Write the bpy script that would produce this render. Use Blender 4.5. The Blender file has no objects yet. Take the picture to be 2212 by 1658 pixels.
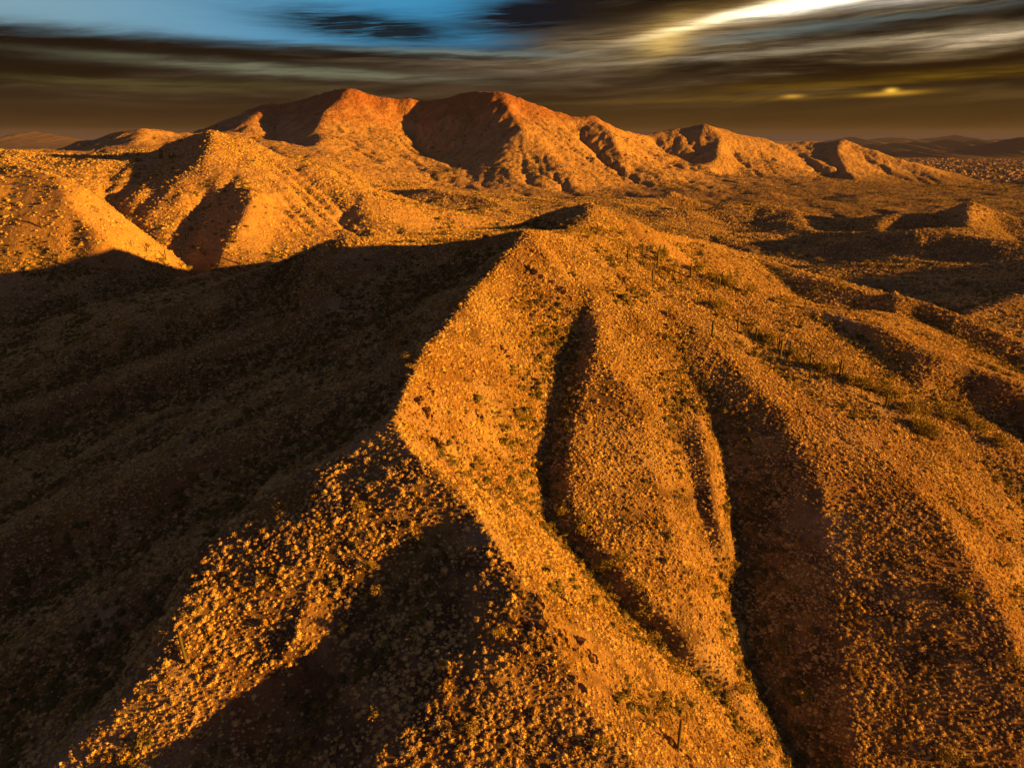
import bpy, math, random
import numpy as np
from mathutils import Vector
from mathutils.geometry import delaunay_2d_cdt

S = bpy.context.scene
COL = S.collection
rad = math.radians
random.seed(7)
rng = np.random.default_rng(7)

# ------------------------------------------------------------------ camera
FP, CXP, CYP, HORIZ = 1495.0, 1106.0, 829.0, 300.0     # photograph measured at 2212 x 1658
PITCH = math.atan((CYP - HORIZ) / FP)
cam_d = bpy.data.cameras.new('camera')
cam = bpy.data.objects.new('camera', cam_d)
COL.objects.link(cam)
cam_d.sensor_width = 36.0
cam_d.lens = 36.0 * FP / 2212.0
cam_d.clip_start = 1.0
cam_d.clip_end = 120000.0
cam.location = (0, 0, 0)
cam.rotation_euler = (math.pi / 2 - PITCH, 0, 0)
S.camera = cam

# ------------------------------------------------------------------ sun, sky, exposure
SUN_AZ = 103.0      # degrees clockwise from the view direction (+Y)
SUN_EL = 6.4
SUN_STR = 5.0
SUN_COL = (1.0, 0.405, 0.034)
EXPO = 1.95
SKY_STR = 0.05
sd = bpy.data.lights.new('sun', 'SUN')
sd.energy = SUN_STR
sd.angle = rad(0.55)
sd.color = SUN_COL
sun = bpy.data.objects.new('sun', sd)
COL.objects.link(sun)
sdir = Vector((math.sin(rad(SUN_AZ)) * math.cos(rad(SUN_EL)), math.cos(rad(SUN_AZ)) * math.cos(rad(SUN_EL)), math.sin(rad(SUN_EL))))
sun.rotation_euler = sdir.to_track_quat('Z', 'Y').to_euler()
S.view_settings.view_transform = 'Standard'
S.view_settings.look = 'None'
S.view_settings.exposure = EXPO
S.view_settings.gamma = 1.0
S.view_settings.use_curve_mapping = False
S.render.engine = 'CYCLES'
S.cycles.max_bounces = 4
S.cycles.diffuse_bounces = 2
S.cycles.volume_bounces = 0

_sp, _cp = math.sin(PITCH), math.cos(PITCH)
def ray(px, py):
    cx = (px - CXP) / FP; cy = (CYP - py) / FP
    return cx, _cp + cy * _sp, -_sp + cy * _cp
def azel(px, py):
    x, y, z = ray(px, py)
    return math.degrees(math.atan2(x, y)), math.degrees(math.atan2(z, math.hypot(x, y)))

class NT:
    """small helper that writes node expressions"""
    def __init__(s, nt): s.nt = nt; s.n = nt.nodes; s.l = nt.links
    def new(s, t, **k):
        nd = s.n.new(t)
        for a, b in k.items(): setattr(nd, a, b)
        return nd
    def put(s, sock, v):
        if isinstance(v, bpy.types.NodeSocket): s.l.new(v, sock)
        elif isinstance(v, (tuple, list)) and len(v) == 3 and sock.type == 'RGBA': sock.default_value = (*v, 1)
        else: sock.default_value = v
    def m(s, op, a, b=0.0, c=None, clamp=False):
        nd = s.new('ShaderNodeMath', operation=op, use_clamp=clamp)
        s.put(nd.inputs[0], a); s.put(nd.inputs[1], b)
        if c is not None: s.put(nd.inputs[2], c)
        return nd.outputs[0]
    def vm(s, op, a, b=None):
        nd = s.new('ShaderNodeVectorMath', operation=op)
        s.put(nd.inputs[0], a)
        if b is not None: s.put(nd.inputs[1], b)
        return nd.outputs[0]
    def mix(s, f, a, b, mode='MIX'):
        nd = s.new('ShaderNodeMix', data_type='RGBA', blend_type=mode)
        s.put(nd.inputs[0], f); s.put(nd.inputs[6], a); s.put(nd.inputs[7], b)
        return nd.outputs[2]
    def xyz(s, x, y, z):
        nd = s.new('ShaderNodeCombineXYZ')
        s.put(nd.inputs[0], x); s.put(nd.inputs[1], y); s.put(nd.inputs[2], z)
        return nd.outputs[0]
    def noise(s, vec, scale=1.0, detail=4.0, rough=0.55, dist=0.0):
        nd = s.new('ShaderNodeTexNoise')
        s.put(nd.inputs['Vector'], vec)
        nd.inputs['Scale'].default_value = scale; nd.inputs['Detail'].default_value = detail
        nd.inputs['Roughness'].default_value = rough; nd.inputs['Distortion'].default_value = dist
        return nd.outputs[0]
    def voro(s, vec, scale=1.0, rnd=1.0, out=0):
        nd = s.new('ShaderNodeTexVoronoi')
        s.put(nd.inputs['Vector'], vec); nd.inputs['Scale'].default_value = scale
        nd.inputs['Randomness'].default_value = rnd
        return nd.outputs[out]
    def step(s, v, lo, hi):
        nd = s.new('ShaderNodeMapRange', interpolation_type='SMOOTHSTEP')
        s.put(nd.inputs[0], v); s.put(nd.inputs[1], lo); s.put(nd.inputs[2], hi)
        return nd.outputs[0]

def build_world():
    w = bpy.data.worlds.new('World'); S.world = w; w.use_nodes = True
    g = NT(w.node_tree); g.n.clear()
    sky = g.new('ShaderNodeTexSky', sky_type='NISHITA')
    sky.sun_disc = False
    sky.sun_elevation = rad(SUN_EL); sky.sun_rotation = rad(SUN_AZ)
    sky.air_density = 1.0; sky.dust_density = 0.6; sky.ozone_density = 3.0
    clear_ = g.vm('SCALE', sky.outputs[0]); g.n[-1].inputs[3].default_value = SKY_STR
    tc = g.new('ShaderNodeTexCoord').outputs['Generated']
    sp = g.new('ShaderNodeSeparateXYZ'); g.l.new(tc, sp.inputs[0])
    x, y, z = sp.outputs
    az = g.m('MULTIPLY', g.m('ARCTAN2', x, y), 57.2958)
    el = g.m('MULTIPLY', g.m('ARCSINE', z), 57.2958)
    # cirrus streaks: long in azimuth, thin in elevation, slightly climbing to the right
    tl = g.m('SUBTRACT', el, g.m('MULTIPLY', az, 0.035))
    nA1 = g.step(g.noise(g.xyz(g.m('MULTIPLY', az, 0.055), g.m('MULTIPLY', el, 0.3), 4.0), 1.0, 2.0), 0.35, 0.65)
    warp = g.noise(g.xyz(g.m('MULTIPLY', az, 0.07), g.m('MULTIPLY', el, 0.30), 0.0), 1.0, 3.0)
    tw = g.m('ADD', tl, g.m('MULTIPLY', g.m('SUBTRACT', warp, 0.5), 1.5))
    nA = g.noise(g.xyz(g.m('MULTIPLY', az, 0.055), g.m('MULTIPLY', tw, 0.62), 1.7), 1.0, 6.0, 0.55, 0.35)
    nB = g.noise(g.xyz(g.m('MULTIPLY', az, 0.10), g.m('MULTIPLY', tw, 1.5), 7.7), 1.0, 7.0, 0.6, 0.15)
    nC = g.noise(g.xyz(g.m('MULTIPLY', az, 0.9), g.m('MULTIPLY', tw, 3.0), 3.7), 1.0, 5.0, 0.7)
    wav = g.m('MULTIPLY', g.m('SUBTRACT', nB, 0.5), 3.0)
    wav2 = g.m('MULTIPLY', g.m('SUBTRACT', nC, 0.5), 2.2)
    def blob(px, py, sx, sy, ang=0.0, soft=1.0, rag=1.0):
        """smooth patch; sx, sy are half sizes in photograph pixels, ang in degrees"""
        a0, e0 = azel(px, py); k = 57.2958 / FP
        da = g.m('SUBTRACT', az, a0)
        de = g.m('ADD', g.m('SUBTRACT', el, e0), g.m('MULTIPLY', wav, 0.32 * rag))
        de = g.m('ADD', de, g.m('MULTIPLY', wav2, 0.10 * rag))
        c, s_ = math.cos(rad(ang)), math.sin(rad(ang))
        u = g.m('DIVIDE', g.m('ADD', g.m('MULTIPLY', da, c), g.m('MULTIPLY', de, s_)), sx * k)
        v = g.m('DIVIDE', g.m('SUBTRACT', g.m('MULTIPLY', de, c), g.m('MULTIPLY', da, s_)), sy * k)
        r2 = g.m('ADD', g.m('MULTIPLY', u, u), g.m('MULTIPLY', v, v))
        return g.m('EXPONENT', g.m('MULTIPLY', r2, -soft))
    def add(c, f, k, col):
        return g.mix(g.m('MULTIPLY', f, k, clamp=True), c, col)
    nD = g.noise(g.xyz(g.m('MULTIPLY', az, 0.16), g.m('MULTIPLY', tw, 3.4), 11.7), 1.0, 9.0, 0.68, 0.18)
    # the low veil of cloud, brown near the horizon and grey-brown higher, goes on all round
    up = g.step(el, 0.5, 8.0)
    right = g.step(az, -14.0, 26.0)
    veil = g.mix(up, (0.0062, 0.0030, 0.0009), (0.0150, 0.0120, 0.0080))
    veil = g.mix(right, veil, g.mix(up, (0.0110, 0.0050, 0.0004), (0.024, 0.017, 0.0085)))
    hi_ = g.step(el, 1.6, 4.2)
    f1 = g.mix(g.step(nA, 0.38, 0.62), (0.22, 0.20, 0.18), (1.7, 1.7, 1.7))
    f2 = g.mix(g.step(nB, 0.38, 0.64), (0.45, 0.43, 0.42), (1.5, 1.5, 1.5))
    f3 = g.mix(g.step(nD, 0.36, 0.66), (0.50, 0.50, 0.50), (1.45, 1.45, 1.45))
    v2 = g.mix(1.0, g.mix(1.0, g.mix(1.0, veil, f1, 'MULTIPLY'), f2, 'MULTIPLY'), f3, 'MULTIPLY')
    c = g.mix(hi_, g.mix(1.0, veil, g.mix(g.step(nB, 0.35, 0.65), (0.85, 0.85, 0.85), (1.15, 1.15, 1.15)), 'MULTIPLY'), v2)
    # clear sky through the gap high up on the left, cloud beyond it
    e_gap = azel(300, 90)[1]
    clr = g.mix(g.step(az, -38.0, -6.0), (0.052, 0.085, 0.100), (0.0012, 0.066, 0.135))
    clr = g.mix(0.22, clr, clear_)
    base_gap = g.m('ADD', el, g.m('ADD', g.m('MULTIPLY', wav, 0.40), g.m('MULTIPLY', g.m('SUBTRACT', nD, 0.5), 1.1)))
    gap = g.m('MULTIPLY', g.step(base_gap, e_gap - 0.35, e_gap + 0.75), g.m('SUBTRACT', 1.0, g.step(g.m('ADD', az, g.m('MULTIPLY', wav, 3.0)), -5.0, 4.0)))
    gap = g.m('MULTIPLY', gap, g.m('SUBTRACT', 1.0, g.m('MULTIPLY', g.step(el, 11.0, 24.0), 0.9)))
    c = g.mix(gap, c, clr)
    rip = g.step(nD, 0.30, 0.62)                       # fine streaks break every bank up
    def addr(c, f, k, col): return add(c, g.m('MULTIPLY', f, g.m('ADD', g.m('MULTIPLY', rip, 0.75), 0.35)), k, col)
    # dark banks
    c = addr(c, blob(130, 108, 330, 30, -2), 1.5, (0.0014, 0.0009, 0.0005))
    c = addr(c, blob(480, 118, 300, 17, -3), 1.3, (0.0022, 0.0014, 0.0008))
    c = addr(c, blob(60, 150, 160, 11, 0), 1.1, (0.0025, 0.0014, 0.0005))
    c = addr(c, blob(800, 58, 190, 24, -4), 1.35, (0.0008, 0.0040, 0.0060))
    c = addr(c, blob(1180, 32, 170, 34, 4), 1.4, (0.0010, 0.0018, 0.0032))
    c = addr(c, blob(1370, 14, 120, 22, 8), 1.2, (0.0035, 0.0020, 0.0010))
    c = addr(c, blob(1000, 160, 420, 13, 0), 0.8, (0.0060, 0.0034, 0.0026))
    c = addr(c, blob(640, 152, 330, 9, -2), 1.2, (0.036, 0.037, 0.023))
    c = addr(c, blob(300, 182, 330, 9, 0), 0.9, (0.019, 0.015, 0.005))
    c = addr(c, blob(1150, 190, 300, 12, 0), 0.7, (0.0070, 0.0036, 0.0022))
    c = addr(c, blob(1000, 116, 260, 7, -1), 1.0, (0.034, 0.043, 0.038))
    c = addr(c, blob(1750, 62, 330, 9, 3), 0.9, (0.036, 0.050, 0.048))
    c = addr(c, blob(1600, 118, 420, 7, 3), 0.9, (0.070, 0.056, 0.036))
    c = addr(c, blob(2000, 148, 300, 13, 4), 1.2, (0.0042, 0.0018, 0.0004))
    c = addr(c, blob(2050, 38, 200, 9, 2), 1.1, (0.0050, 0.0028, 0.0013))
    c = addr(c, blob(1950, 172, 300, 7, 2), 0.8, (0.046, 0.023, 0.0010))
    c = addr(c, blob(2150, 82, 90, 8, 3), 0.75, (0.24, 0.18, 0.11))
    c = addr(c, blob(1990, 80, 90, 5, 2), 0.6, (0.15, 0.11, 0.060))
    c = addr(c, blob(1640, 212, 260, 4, 1, 1.0, 0.4), 0.7, (0.040, 0.020, 0.001))
    # the sunlit streak of cloud
    c = addr(c, blob(1560, 44, 210, 26, 10, 1.0, 0.5), 0.55, (0.13, 0.070, 0.018))
    c = addr(c, blob(1440, 84, 52, 26, 24, 1.0, 0.4), 0.95, (0.20, 0.125, 0.032))
    c = addr(c, blob(1570, 38, 150, 9, 11, 1.4, 0.20), 1.4, (0.42, 0.32, 0.16))
    c = addr(c, blob(1760, 6, 130, 11, 7, 1.3, 0.25), 1.5, (0.62, 0.56, 0.42))
    c = addr(c, blob(2000, -4, 170, 8, 2, 1.2, 0.3), 0.6, (0.22, 0.20, 0.17))
    c = add(c, blob(1925, 203, 46, 4, 2, 1.0, 0.25), 0.9, (0.16, 0.080, 0.007))
    c = add(c, blob(1925, 196, 10, 4, 1, 1.0, 0.1), 0.9, (0.30, 0.17, 0.020))
    c = add(c, blob(1712, 208, 18, 3, 1, 1.0, 0.2), 0.8, (0.18, 0.09, 0.012))
    c = g.mix(g.m('SUBTRACT', 1.0, g.step(el, -0.3, 0.9)), c, (0.0150, 0.0085, 0.0078))
    # away from the clouds in view the same veil goes on without its small streaks (cheaper to look up)
    det = g.m('MULTIPLY', g.m('SUBTRACT', 1.0, g.step(g.m('ABSOLUTE', az), 46.0, 56.0)), g.m('SUBTRACT', 1.0, g.step(g.m('ABSOLUTE', el), 14.0, 19.0)))
    plain = g.mix(1.0, g.mix(g.step(el, 0.0, 14.0), (0.0085, 0.0058, 0.0040), (0.0215, 0.0185, 0.0235)), g.mix(nA1, (0.5, 0.5, 0.5), (1.6, 1.6, 1.6)), 'MULTIPLY')
    plain = g.mix(0.04, plain, clear_)
    b1 = g.new('ShaderNodeBackground'); g.put(b1.inputs[0], plain)
    bg = g.new('ShaderNodeBackground'); g.put(bg.inputs[0], c)
    mx = g.new('ShaderNodeMixShader'); g.l.new(det, mx.inputs[0]); g.l.new(b1.outputs[0], mx.inputs[1]); g.l.new(bg.outputs[0], mx.inputs[2])
    o = g.new('ShaderNodeOutputWorld'); g.l.new(mx.outputs[0], o.inputs[0])
    w.cycles.sampling_method = 'NONE'
build_world()

# ------------------------------------------------------------------ numpy noise
def _hash(ix, iy, seed):
    h = (ix.astype(np.int64) * 374761393 + iy.astype(np.int64) * 668265263 + seed * 982451653) & 0xFFFFFFFF
    h = ((h ^ (h >> 13)) * 1274126177) & 0xFFFFFFFF
    h = (h ^ (h >> 16)) & 0xFFFF
    return h.astype(np.float64) * (2 * math.pi / 65536.0)
def gnoise(x, y, seed=0):
    fx, fy = np.floor(x), np.floor(y)
    dx, dy = x - fx, y - fy
    ux = dx * dx * dx * (dx * (dx * 6 - 15) + 10); uy = dy * dy * dy * (dy * (dy * 6 - 15) + 10)
    def gr(i, j):
        a = _hash(fx + i, fy + j, seed)
        return np.cos(a) * (dx - i) + np.sin(a) * (dy - j)
    n0 = gr(0, 0) * (1 - ux) + gr(1, 0) * ux
    n1 = gr(0, 1) * (1 - ux) + gr(1, 1) * ux
    return (n0 * (1 - uy) + n1 * uy) * 1.5
def fbm(x, y, scale, octv=4, seed=0, gain=0.5, ridged=False):
    s = np.zeros_like(x); a = 1.0; f = 1.0 / scale; tot = 0
    for i in range(octv):
        n = gnoise(x * f + 13.1 * i, y * f - 7.7 * i, seed + i)
        if ridged: n = 1 - 2 * np.abs(n)
        s += a * n; tot += a; a *= gain; f *= 2.03
    return s / tot

# ------------------------------------------------------------------ landform lines: (x, y in the photograph, distance D or level Z)
def P3(px, py, v, mode):
    x, y, z = ray(px, py)
    D = v if mode == 'D' else v / (z / y)
    return (x / y * D, D, z / y * D)
LINES = []
def LD(*p): LINES.append([P3(*q, 'D') for q in p])
def LE(*p): LD(*[(x, y, 860 - (860 - d) * 0.6 if d < 860 else d) for x, y, d in p])
def LZ(*p): LINES.append([P3(*q, 'Z') for q in p])
def BACK(*p, d=60, z=30): LINES.append([(x * (1 + d / math.hypot(x, y)), y * (1 + d / math.hypot(x, y)), h - z) for x, y, h in [P3(*q, 'D') for q in p]])
def LX(*p): LINES.append([tuple(map(float, q)) for q in p])
# near hill: main crest and the left spur
LZ((1140, 495, -36), (1120, 520, -40), (1050, 600, -50), (930, 740, -60), (872, 830, -64), (850, 900, -68.5))
LZ((850, 900, -68.5), (850, 960, -71.5), (720, 1000, -75), (560, 1060, -80), (430, 1180, -86), (380, 1320, -91.5), (390, 1400, -95), (250, 1530, -104), (100, 1655, -112), (-40, 1760, -119))
# centre spur towards the camera
LZ((880, 960, -71), (950, 1020, -74), (1030, 1100, -78), (1110, 1240, -84), (1175, 1310, -87), (1150, 1400, -91), (1250, 1500, -96.3), (1330, 1600, -100.5), (1420, 1700, -105.5), (1560, 1900, -114))
LZ((1110, 1415, -91.7), (950, 1500, -95.8), (850, 1600, -100.3), (770, 1720, -106))
# bowl between the spurs
LZ((870, 1150, -82), (880, 1230, -87.5), (860, 1310, -91.2), (770, 1420, -98), (650, 1530, -105), (540, 1655, -112.5), (440, 1800, -120))
LZ((900, 1070, -76.8), (760, 1110, -79.8), (620, 1110, -81), (520, 1150, -84))
LZ((700, 1200, -84.9), (700, 1300, -90.7), (620, 1400, -94.8), (470, 1520, -102.5), (330, 1640, -110))
LZ((1010, 1400, -92.2), (1000, 1560, -98.3), (1080, 1655, -102.3))
# gully 1
LZ((1262, 650, -60.5), (1243, 720, -70), (1193, 880, -86.2), (1180, 1000, -96), (1192, 1130, -104.5), (1300, 1260, -113), (1420, 1380, -123), (1560, 1500, -131), (1690, 1655, -141), (1790, 1800, -149))
# spur between the gullies
LZ((1300, 660, -62), (1288, 760, -72.4), (1262, 850, -82.1), (1236, 950, -90.4), (1226, 1020, -95), (1250, 1130, -103.2), (1370, 1260, -110.5), (1480, 1380, -120), (1590, 1480, -130), (1650, 1560, -138))
LZ((1380, 850, -83), (1400, 960, -93), (1440, 1100, -104.5), (1490, 1250, -115))
LZ((1445, 880, -90), (1484, 1000, -100.8), (1510, 1100, -109.6), (1540, 1200, -117.8), (1560, 1290, -124.5))
LZ((1500, 830, -87), (1525, 960, -97), (1545, 1080, -107), (1570, 1170, -115.5))
# gully 2
LZ((1480, 760, -79), (1530, 860, -90.3), (1560, 960, -101), (1580, 1080, -112.5), (1600, 1200, -123.5), (1605, 1350, -134.5), (1650, 1500, -143), (1720, 1640, -151), (1820, 1800, -158))
# right spur crest, rounded
LZ((1440, 640, -66), (1570, 770, -80.5), (1700, 905, -93.2), (1775, 1040, -104.6), (1800, 1200, -117.8), (1815, 1400, -131.5), (1845, 1655, -145), (1880, 1850, -155))
LZ((1650, 780, -86), (1850, 930, -98.5), (2050, 1120, -111), (2190, 1350, -124.5), (2260, 1600, -140), (2310, 1800, -152))
# vegetated gully and the right slopes
LZ((1600, 670, -74), (1700, 720, -81), (1838, 815, -92), (1960, 885, -101), (2080, 930, -108.5), (2212, 985, -116), (2400, 1070, -128))
LD((1140, 495, 300), (1240, 508, 335), (1386, 525, 370), (1491, 570, 360), (1581, 615, 350), (1680, 650, 340), (1770, 670, 332), (1901, 711, 310), (2051, 779, 290), (2212, 835, 275), (2400, 905, 262))
LD((1800, 700, 322), (1840, 735, 311), (1976, 836, 278), (2051, 864, 277), (2212, 925, 271))
LD((1860, 672, 393), (1976, 692, 379), (2069, 730, 362), (2212, 805, 341), (2400, 885, 320))
LD((1780, 668, 440), (1830, 656, 425), (1885, 634, 408), (1931, 622, 398), (1985, 638, 390), (2051, 662, 380), (2212, 735, 355), (2400, 820, 335))
LD((1931, 622, 398), (1940, 655, 385), (1950, 680, 372))
# far knoll B and its toes
LD((1300, 512, 420), (1240, 500, 430), (1275, 470, 455), (1272, 433, 480), (1222, 445, 490), (1160, 465, 505), (1100, 488, 520), (1060, 503, 540))
LD((1272, 433, 480), (1310, 441, 482), (1350, 461, 492), (1400, 482, 520), (1440, 500, 560), (1530, 522, 610), (1620, 550, 640))
LD((1300, 512, 420), (1400, 530, 470), (1500, 575, 520))
# left spur of the summit and the shaded flank
LD((1140, 495, 300), (1106, 497, 304), (1030, 513, 310), (950, 527, 318), (900, 540, 325), (850, 536, 330), (790, 530, 335), (745, 515, 338), (700, 521, 341), (650, 541, 344), (575, 570, 348), (505, 595, 350), (400, 637, 350), (280, 695, 345), (120, 768, 338), (0, 820, 330), (-200, 900, 320))
LD((1000, 590, 287), (900, 640, 276), (700, 730, 273), (450, 830, 270), (200, 900, 274), (0, 960, 277), (-200, 1020, 277))
LD((930, 740, 208), (750, 835, 208), (500, 950, 199), (250, 1060, 194), (0, 1160, 190), (-200, 1250, 186))
LD((830, 880, 185), (720, 940, 188), (600, 1010, 187), (400, 1110, 183), (200, 1220, 179), (0, 1320, 176), (-200, 1420, 171))
LD((620, 600, 345), (500, 690, 315), (300, 760, 312), (100, 830, 308), (-100, 900, 300))
LD((850, 610, 300), (650, 680, 288), (400, 770, 283), (150, 860, 283), (-100, 930, 283))
LD((480, 1190, 148), (400, 1230, 145), (200, 1330, 142), (0, 1430, 139), (-150, 1500, 136))
LD((340, 1330, 137), (240, 1400, 134), (100, 1480, 130), (0, 1560, 127), (-150, 1650, 120))
# canyon floor left
LD((600, 592, 600), (440, 604, 640), (300, 630, 565), (200, 658, 520), (0, 715, 480), (-250, 790, 440))
LD((850, 552, 560), (700, 562, 560), (600, 592, 600))
# left lit hill
LD((-350, 335, 650), (-150, 346, 645), (0, 352, 640), (60, 350, 628), (130, 375, 614), (190, 402, 611), (250, 452, 613), (300, 490, 615), (370, 550, 617), (412, 592, 617))
LD((60, 350, 628), (140, 430, 586), (230, 520, 562))
LD((-80, 430, 596), (40, 470, 578), (120, 560, 556))
LD((-300, 570, 550), (0, 575, 552), (200, 585, 556), (300, 592, 570), (360, 597, 592))
# hill with the rocky crest
LE((-300, 322, 1000), (0, 330, 980), (35, 325, 975), (125, 336, 960), (250, 336, 940), (320, 325, 925), (370, 301, 912), (425, 283, 905), (465, 270, 900), (505, 291, 905), (550, 300, 915), (600, 322, 925), (650, 343, 915), (705, 362, 890), (750, 400, 850), (820, 428, 800), (880, 470, 760), (940, 515, 700))
LD((-100, 400, 760), (80, 372, 800), (200, 397, 780), (300, 450, 725), (345, 497, 690), (400, 560, 655), (420, 600, 625))
LD((320, 325, 925), (330, 360, 845)); LD((370, 301, 912), (385, 335, 850), (395, 375, 790), (400, 420, 748))
LD((465, 270, 900), (455, 300, 868), (440, 340, 820), (450, 380, 782))
LD((505, 291, 905), (530, 330, 862), (560, 370, 812), (590, 400, 785)); LD((600, 322, 925), (640, 370, 862), (690, 420, 815), (760, 470, 775), (850, 520, 735))
LD((545, 412, 748), (532, 450, 708), (505, 490, 674), (470, 535, 644), (450, 585, 612)); LD((445, 440, 752), (405, 480, 720), (418, 525, 682))
LD((600, 440, 762), (600, 490, 715), (590, 540, 668), (570, 592, 612)); LD((700, 480, 752), (720, 520, 712), (720, 560, 650)); LD((800, 490, 752), (860, 545, 690), (960, 530, 720))
LD((750, 400, 850), (800, 450, 800), (880, 500, 755))
# small far hills left
LD((60, 345, 1500), (125, 335, 1520), (170, 306, 1500), (200, 309, 1500), (240, 291, 1500), (315, 278, 1500), (360, 297, 1520), (400, 289, 1600), (440, 282, 1650), (500, 290, 1700))
LD((240, 291, 1500), (230, 318, 1400), (210, 335, 1300)); LD((315, 278, 1500), (290, 320, 1350)); LD((345, 318, 1400), (330, 335, 1250))
LD((180, 330, 1380), (220, 345, 1200))
# big mountain: skyline
LD((420, 330, 2450), (480, 264, 2350), (520, 243, 2330), (580, 226, 2320), (603, 227, 2310), (650, 214, 2290), (700, 200, 2260), (740, 190, 2220), (770, 187, 2200), (800, 200, 2220), (850, 212, 2240), (882, 208, 2230), (914, 219, 2260), (960, 210, 2260), (1000, 198, 2240), (1040, 193, 2220), (1085, 193, 2200), (1130, 215, 2220), (1180, 235, 2240), (1235, 251, 2260), (1280, 249, 2270), (1340, 279, 2350), (1390, 294, 2450), (1400, 290, 2550), (1440, 279, 2600), (1490, 273, 2600), (1525, 262, 2600), (1560, 277, 2620), (1600, 292, 2640), (1650, 299, 2680), (1700, 314, 2780), (1740, 301, 2800), (1785, 309, 2780), (1830, 299, 2750), (1880, 320, 2700), (1960, 350, 2600), (2040, 377, 2500), (2120, 398, 2420), (2212, 412, 2350))
LD((603, 227, 2310), (600, 250, 2200), (592, 280, 2050), (600, 310, 1900), (640, 330, 1750))
LD((580, 226, 2300), (555, 250, 2130), (535, 270, 2010), (515, 290, 1900))
LD((755, 188, 2210), (733, 215, 2130), (705, 240, 2040), (690, 275, 1930), (640, 300, 1820), (600, 318, 1740))
LD((770, 187, 2200), (790, 225, 2165), (830, 270, 2080), (850, 320, 1930), (900, 365, 1760), (960, 400, 1600))
LD((740, 290, 1920), (770, 335, 1700), (810, 380, 1470), (870, 425, 1250), (940, 468, 1050))
LD((690, 275, 1930), (680, 320, 1650), (720, 360, 1400), (800, 410, 1150))
LD((914, 219, 2262), (895, 255, 2195), (888, 290, 2120), (915, 325, 2020), (960, 352, 1920), (1020, 378, 1730), (1085, 408, 1600), (1130, 430, 1450))
LD((1085, 194, 2200), (1092, 225, 2120), (1103, 250, 2060), (1128, 275, 1990), (1133, 298, 1930), (1115, 330, 1860), (1100, 360, 1760), (1110, 390, 1660))
LD((1133, 298, 1930), (1190, 330, 1880), (1215, 355, 1800), (1240, 385, 1700))
LD((1085, 300, 1960), (1078, 350, 1800), (1085, 395, 1640))
LD((1241, 254, 2268), (1256, 300, 2120), (1291, 338, 2005), (1325, 372, 1890), (1345, 395, 1790))
LD((1180, 235, 2240), (1215, 275, 2100), (1270, 325, 1990))
LD((1280, 249, 2260), (1325, 290, 2130), (1345, 330, 2020), (1420, 365, 1980), (1480, 392, 1900))
LD((1340, 285, 2340), (1400, 330, 2250), (1440, 360, 2150))
LD((1397, 293, 2520), (1435, 325, 2410), (1500, 355, 2300), (1560, 382, 2180))
LD((1525, 265, 2600), (1560, 298, 2460), (1555, 325, 2340), (1538, 352, 2230), (1548, 378, 2130))
LD((1470, 300, 2480), (1490, 335, 2350)); LD((1500, 295, 2500), (1520, 330, 2390))
LD((1575, 330, 2400), (1610, 365, 2280)); LD((1600, 290, 2640), (1640, 325, 2480), (1700, 360, 2350), (1760, 383, 2260))
LD((1650, 299, 2680), (1700, 330, 2560), (1745, 368, 2420)); LD((1690, 313, 2760), (1735, 345, 2560), (1800, 385, 2380), (1850, 400, 2280))
LD((1830, 301, 2750), (1806, 335, 2570), (1820, 365, 2430), (1860, 392, 2240))
LD((1780, 320, 2700), (1790, 350, 2580)); LD((1860, 335, 2640), (1920, 375, 2480), (1980, 398, 2380))
# feet of the mountains and low hills
LD((1150, 430, 1480), (1250, 418, 1600), (1350, 405, 1750), (1500, 400, 1850), (1650, 405, 1900), (1850, 418, 1850), (2000, 418, 1950), (2212, 428, 1900), (2500, 440, 1900))
LD((830, 425, 1250), (880, 410, 1270), (940, 404, 1250), (1020, 425, 1200), (1100, 448, 1130), (1160, 462, 1060))
LD((860, 445, 1080), (960, 455, 1020), (1080, 475, 960)); LD((1150, 445, 1250), (1230, 440, 1200))
LD((1400, 428, 1420), (1450, 411, 1430), (1490, 424, 1420)); LD((1500, 450, 1250), (1560, 433, 1280), (1650, 440, 1280), (1720, 452, 1240))
LD((1600, 420, 1600), (1660, 412, 1620), (1720, 425, 1600)); LD((1900, 480, 1090), (1955, 466, 1120), (2020, 456, 1140), (2060, 442, 1150), (2095, 432, 1150), (2150, 450, 1130), (2212, 468, 1110), (2320, 500, 1080))
LD((1960, 500, 960), (2080, 508, 930), (2212, 515, 900)); LD((2000, 385, 2900), (2080, 379, 2800), (2130, 392, 2700))
LD((2212, 634, 560), (2140, 645, 565), (2060, 676, 550)); LD((2212, 634, 560), (2400, 650, 540))
BACK((1310, 441, 482), (1272, 433, 480), (1222, 445, 490), (1160, 465, 505), (1100, 488, 520), d=70, z=52)
BACK((1340, 455, 490), (1400, 482, 520), (1440, 500, 560), (1530, 522, 610), d=100, z=42)
BACK((1386, 525, 370), (1491, 570, 360), (1581, 615, 350), (1680, 650, 340), (1770, 670, 332), d=115, z=72)
BACK((1882, 632, 415), (1931, 625, 400), (1985, 640, 392), (2051, 663, 382), (2212, 737, 355), (2400, 820, 335), d=80, z=54)
BACK((2140, 645, 565), (2212, 634, 560), (2400, 650, 540), d=80, z=22)
LD((2095, 432, 1150), (2090, 460, 1080), (2080, 490, 1000))
BACK((1955, 466, 1120), (2020, 456, 1140), (2060, 442, 1150), (2095, 432, 1150), (2150, 450, 1130), d=150, z=46)
BACK((1500, 450, 1250), (1560, 433, 1280), (1650, 440, 1280), (1720, 452, 1240), d=120, z=25)
BACK((1400, 428, 1420), (1450, 411, 1430), (1490, 424, 1420), d=90, z=25)
BACK((1600, 420, 1600), (1660, 412, 1620), (1720, 425, 1600), d=90, z=20)
BACK((2040, 378, 2810), (2080, 376, 2800), (2120, 385, 2800), d=150, z=35)
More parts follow.
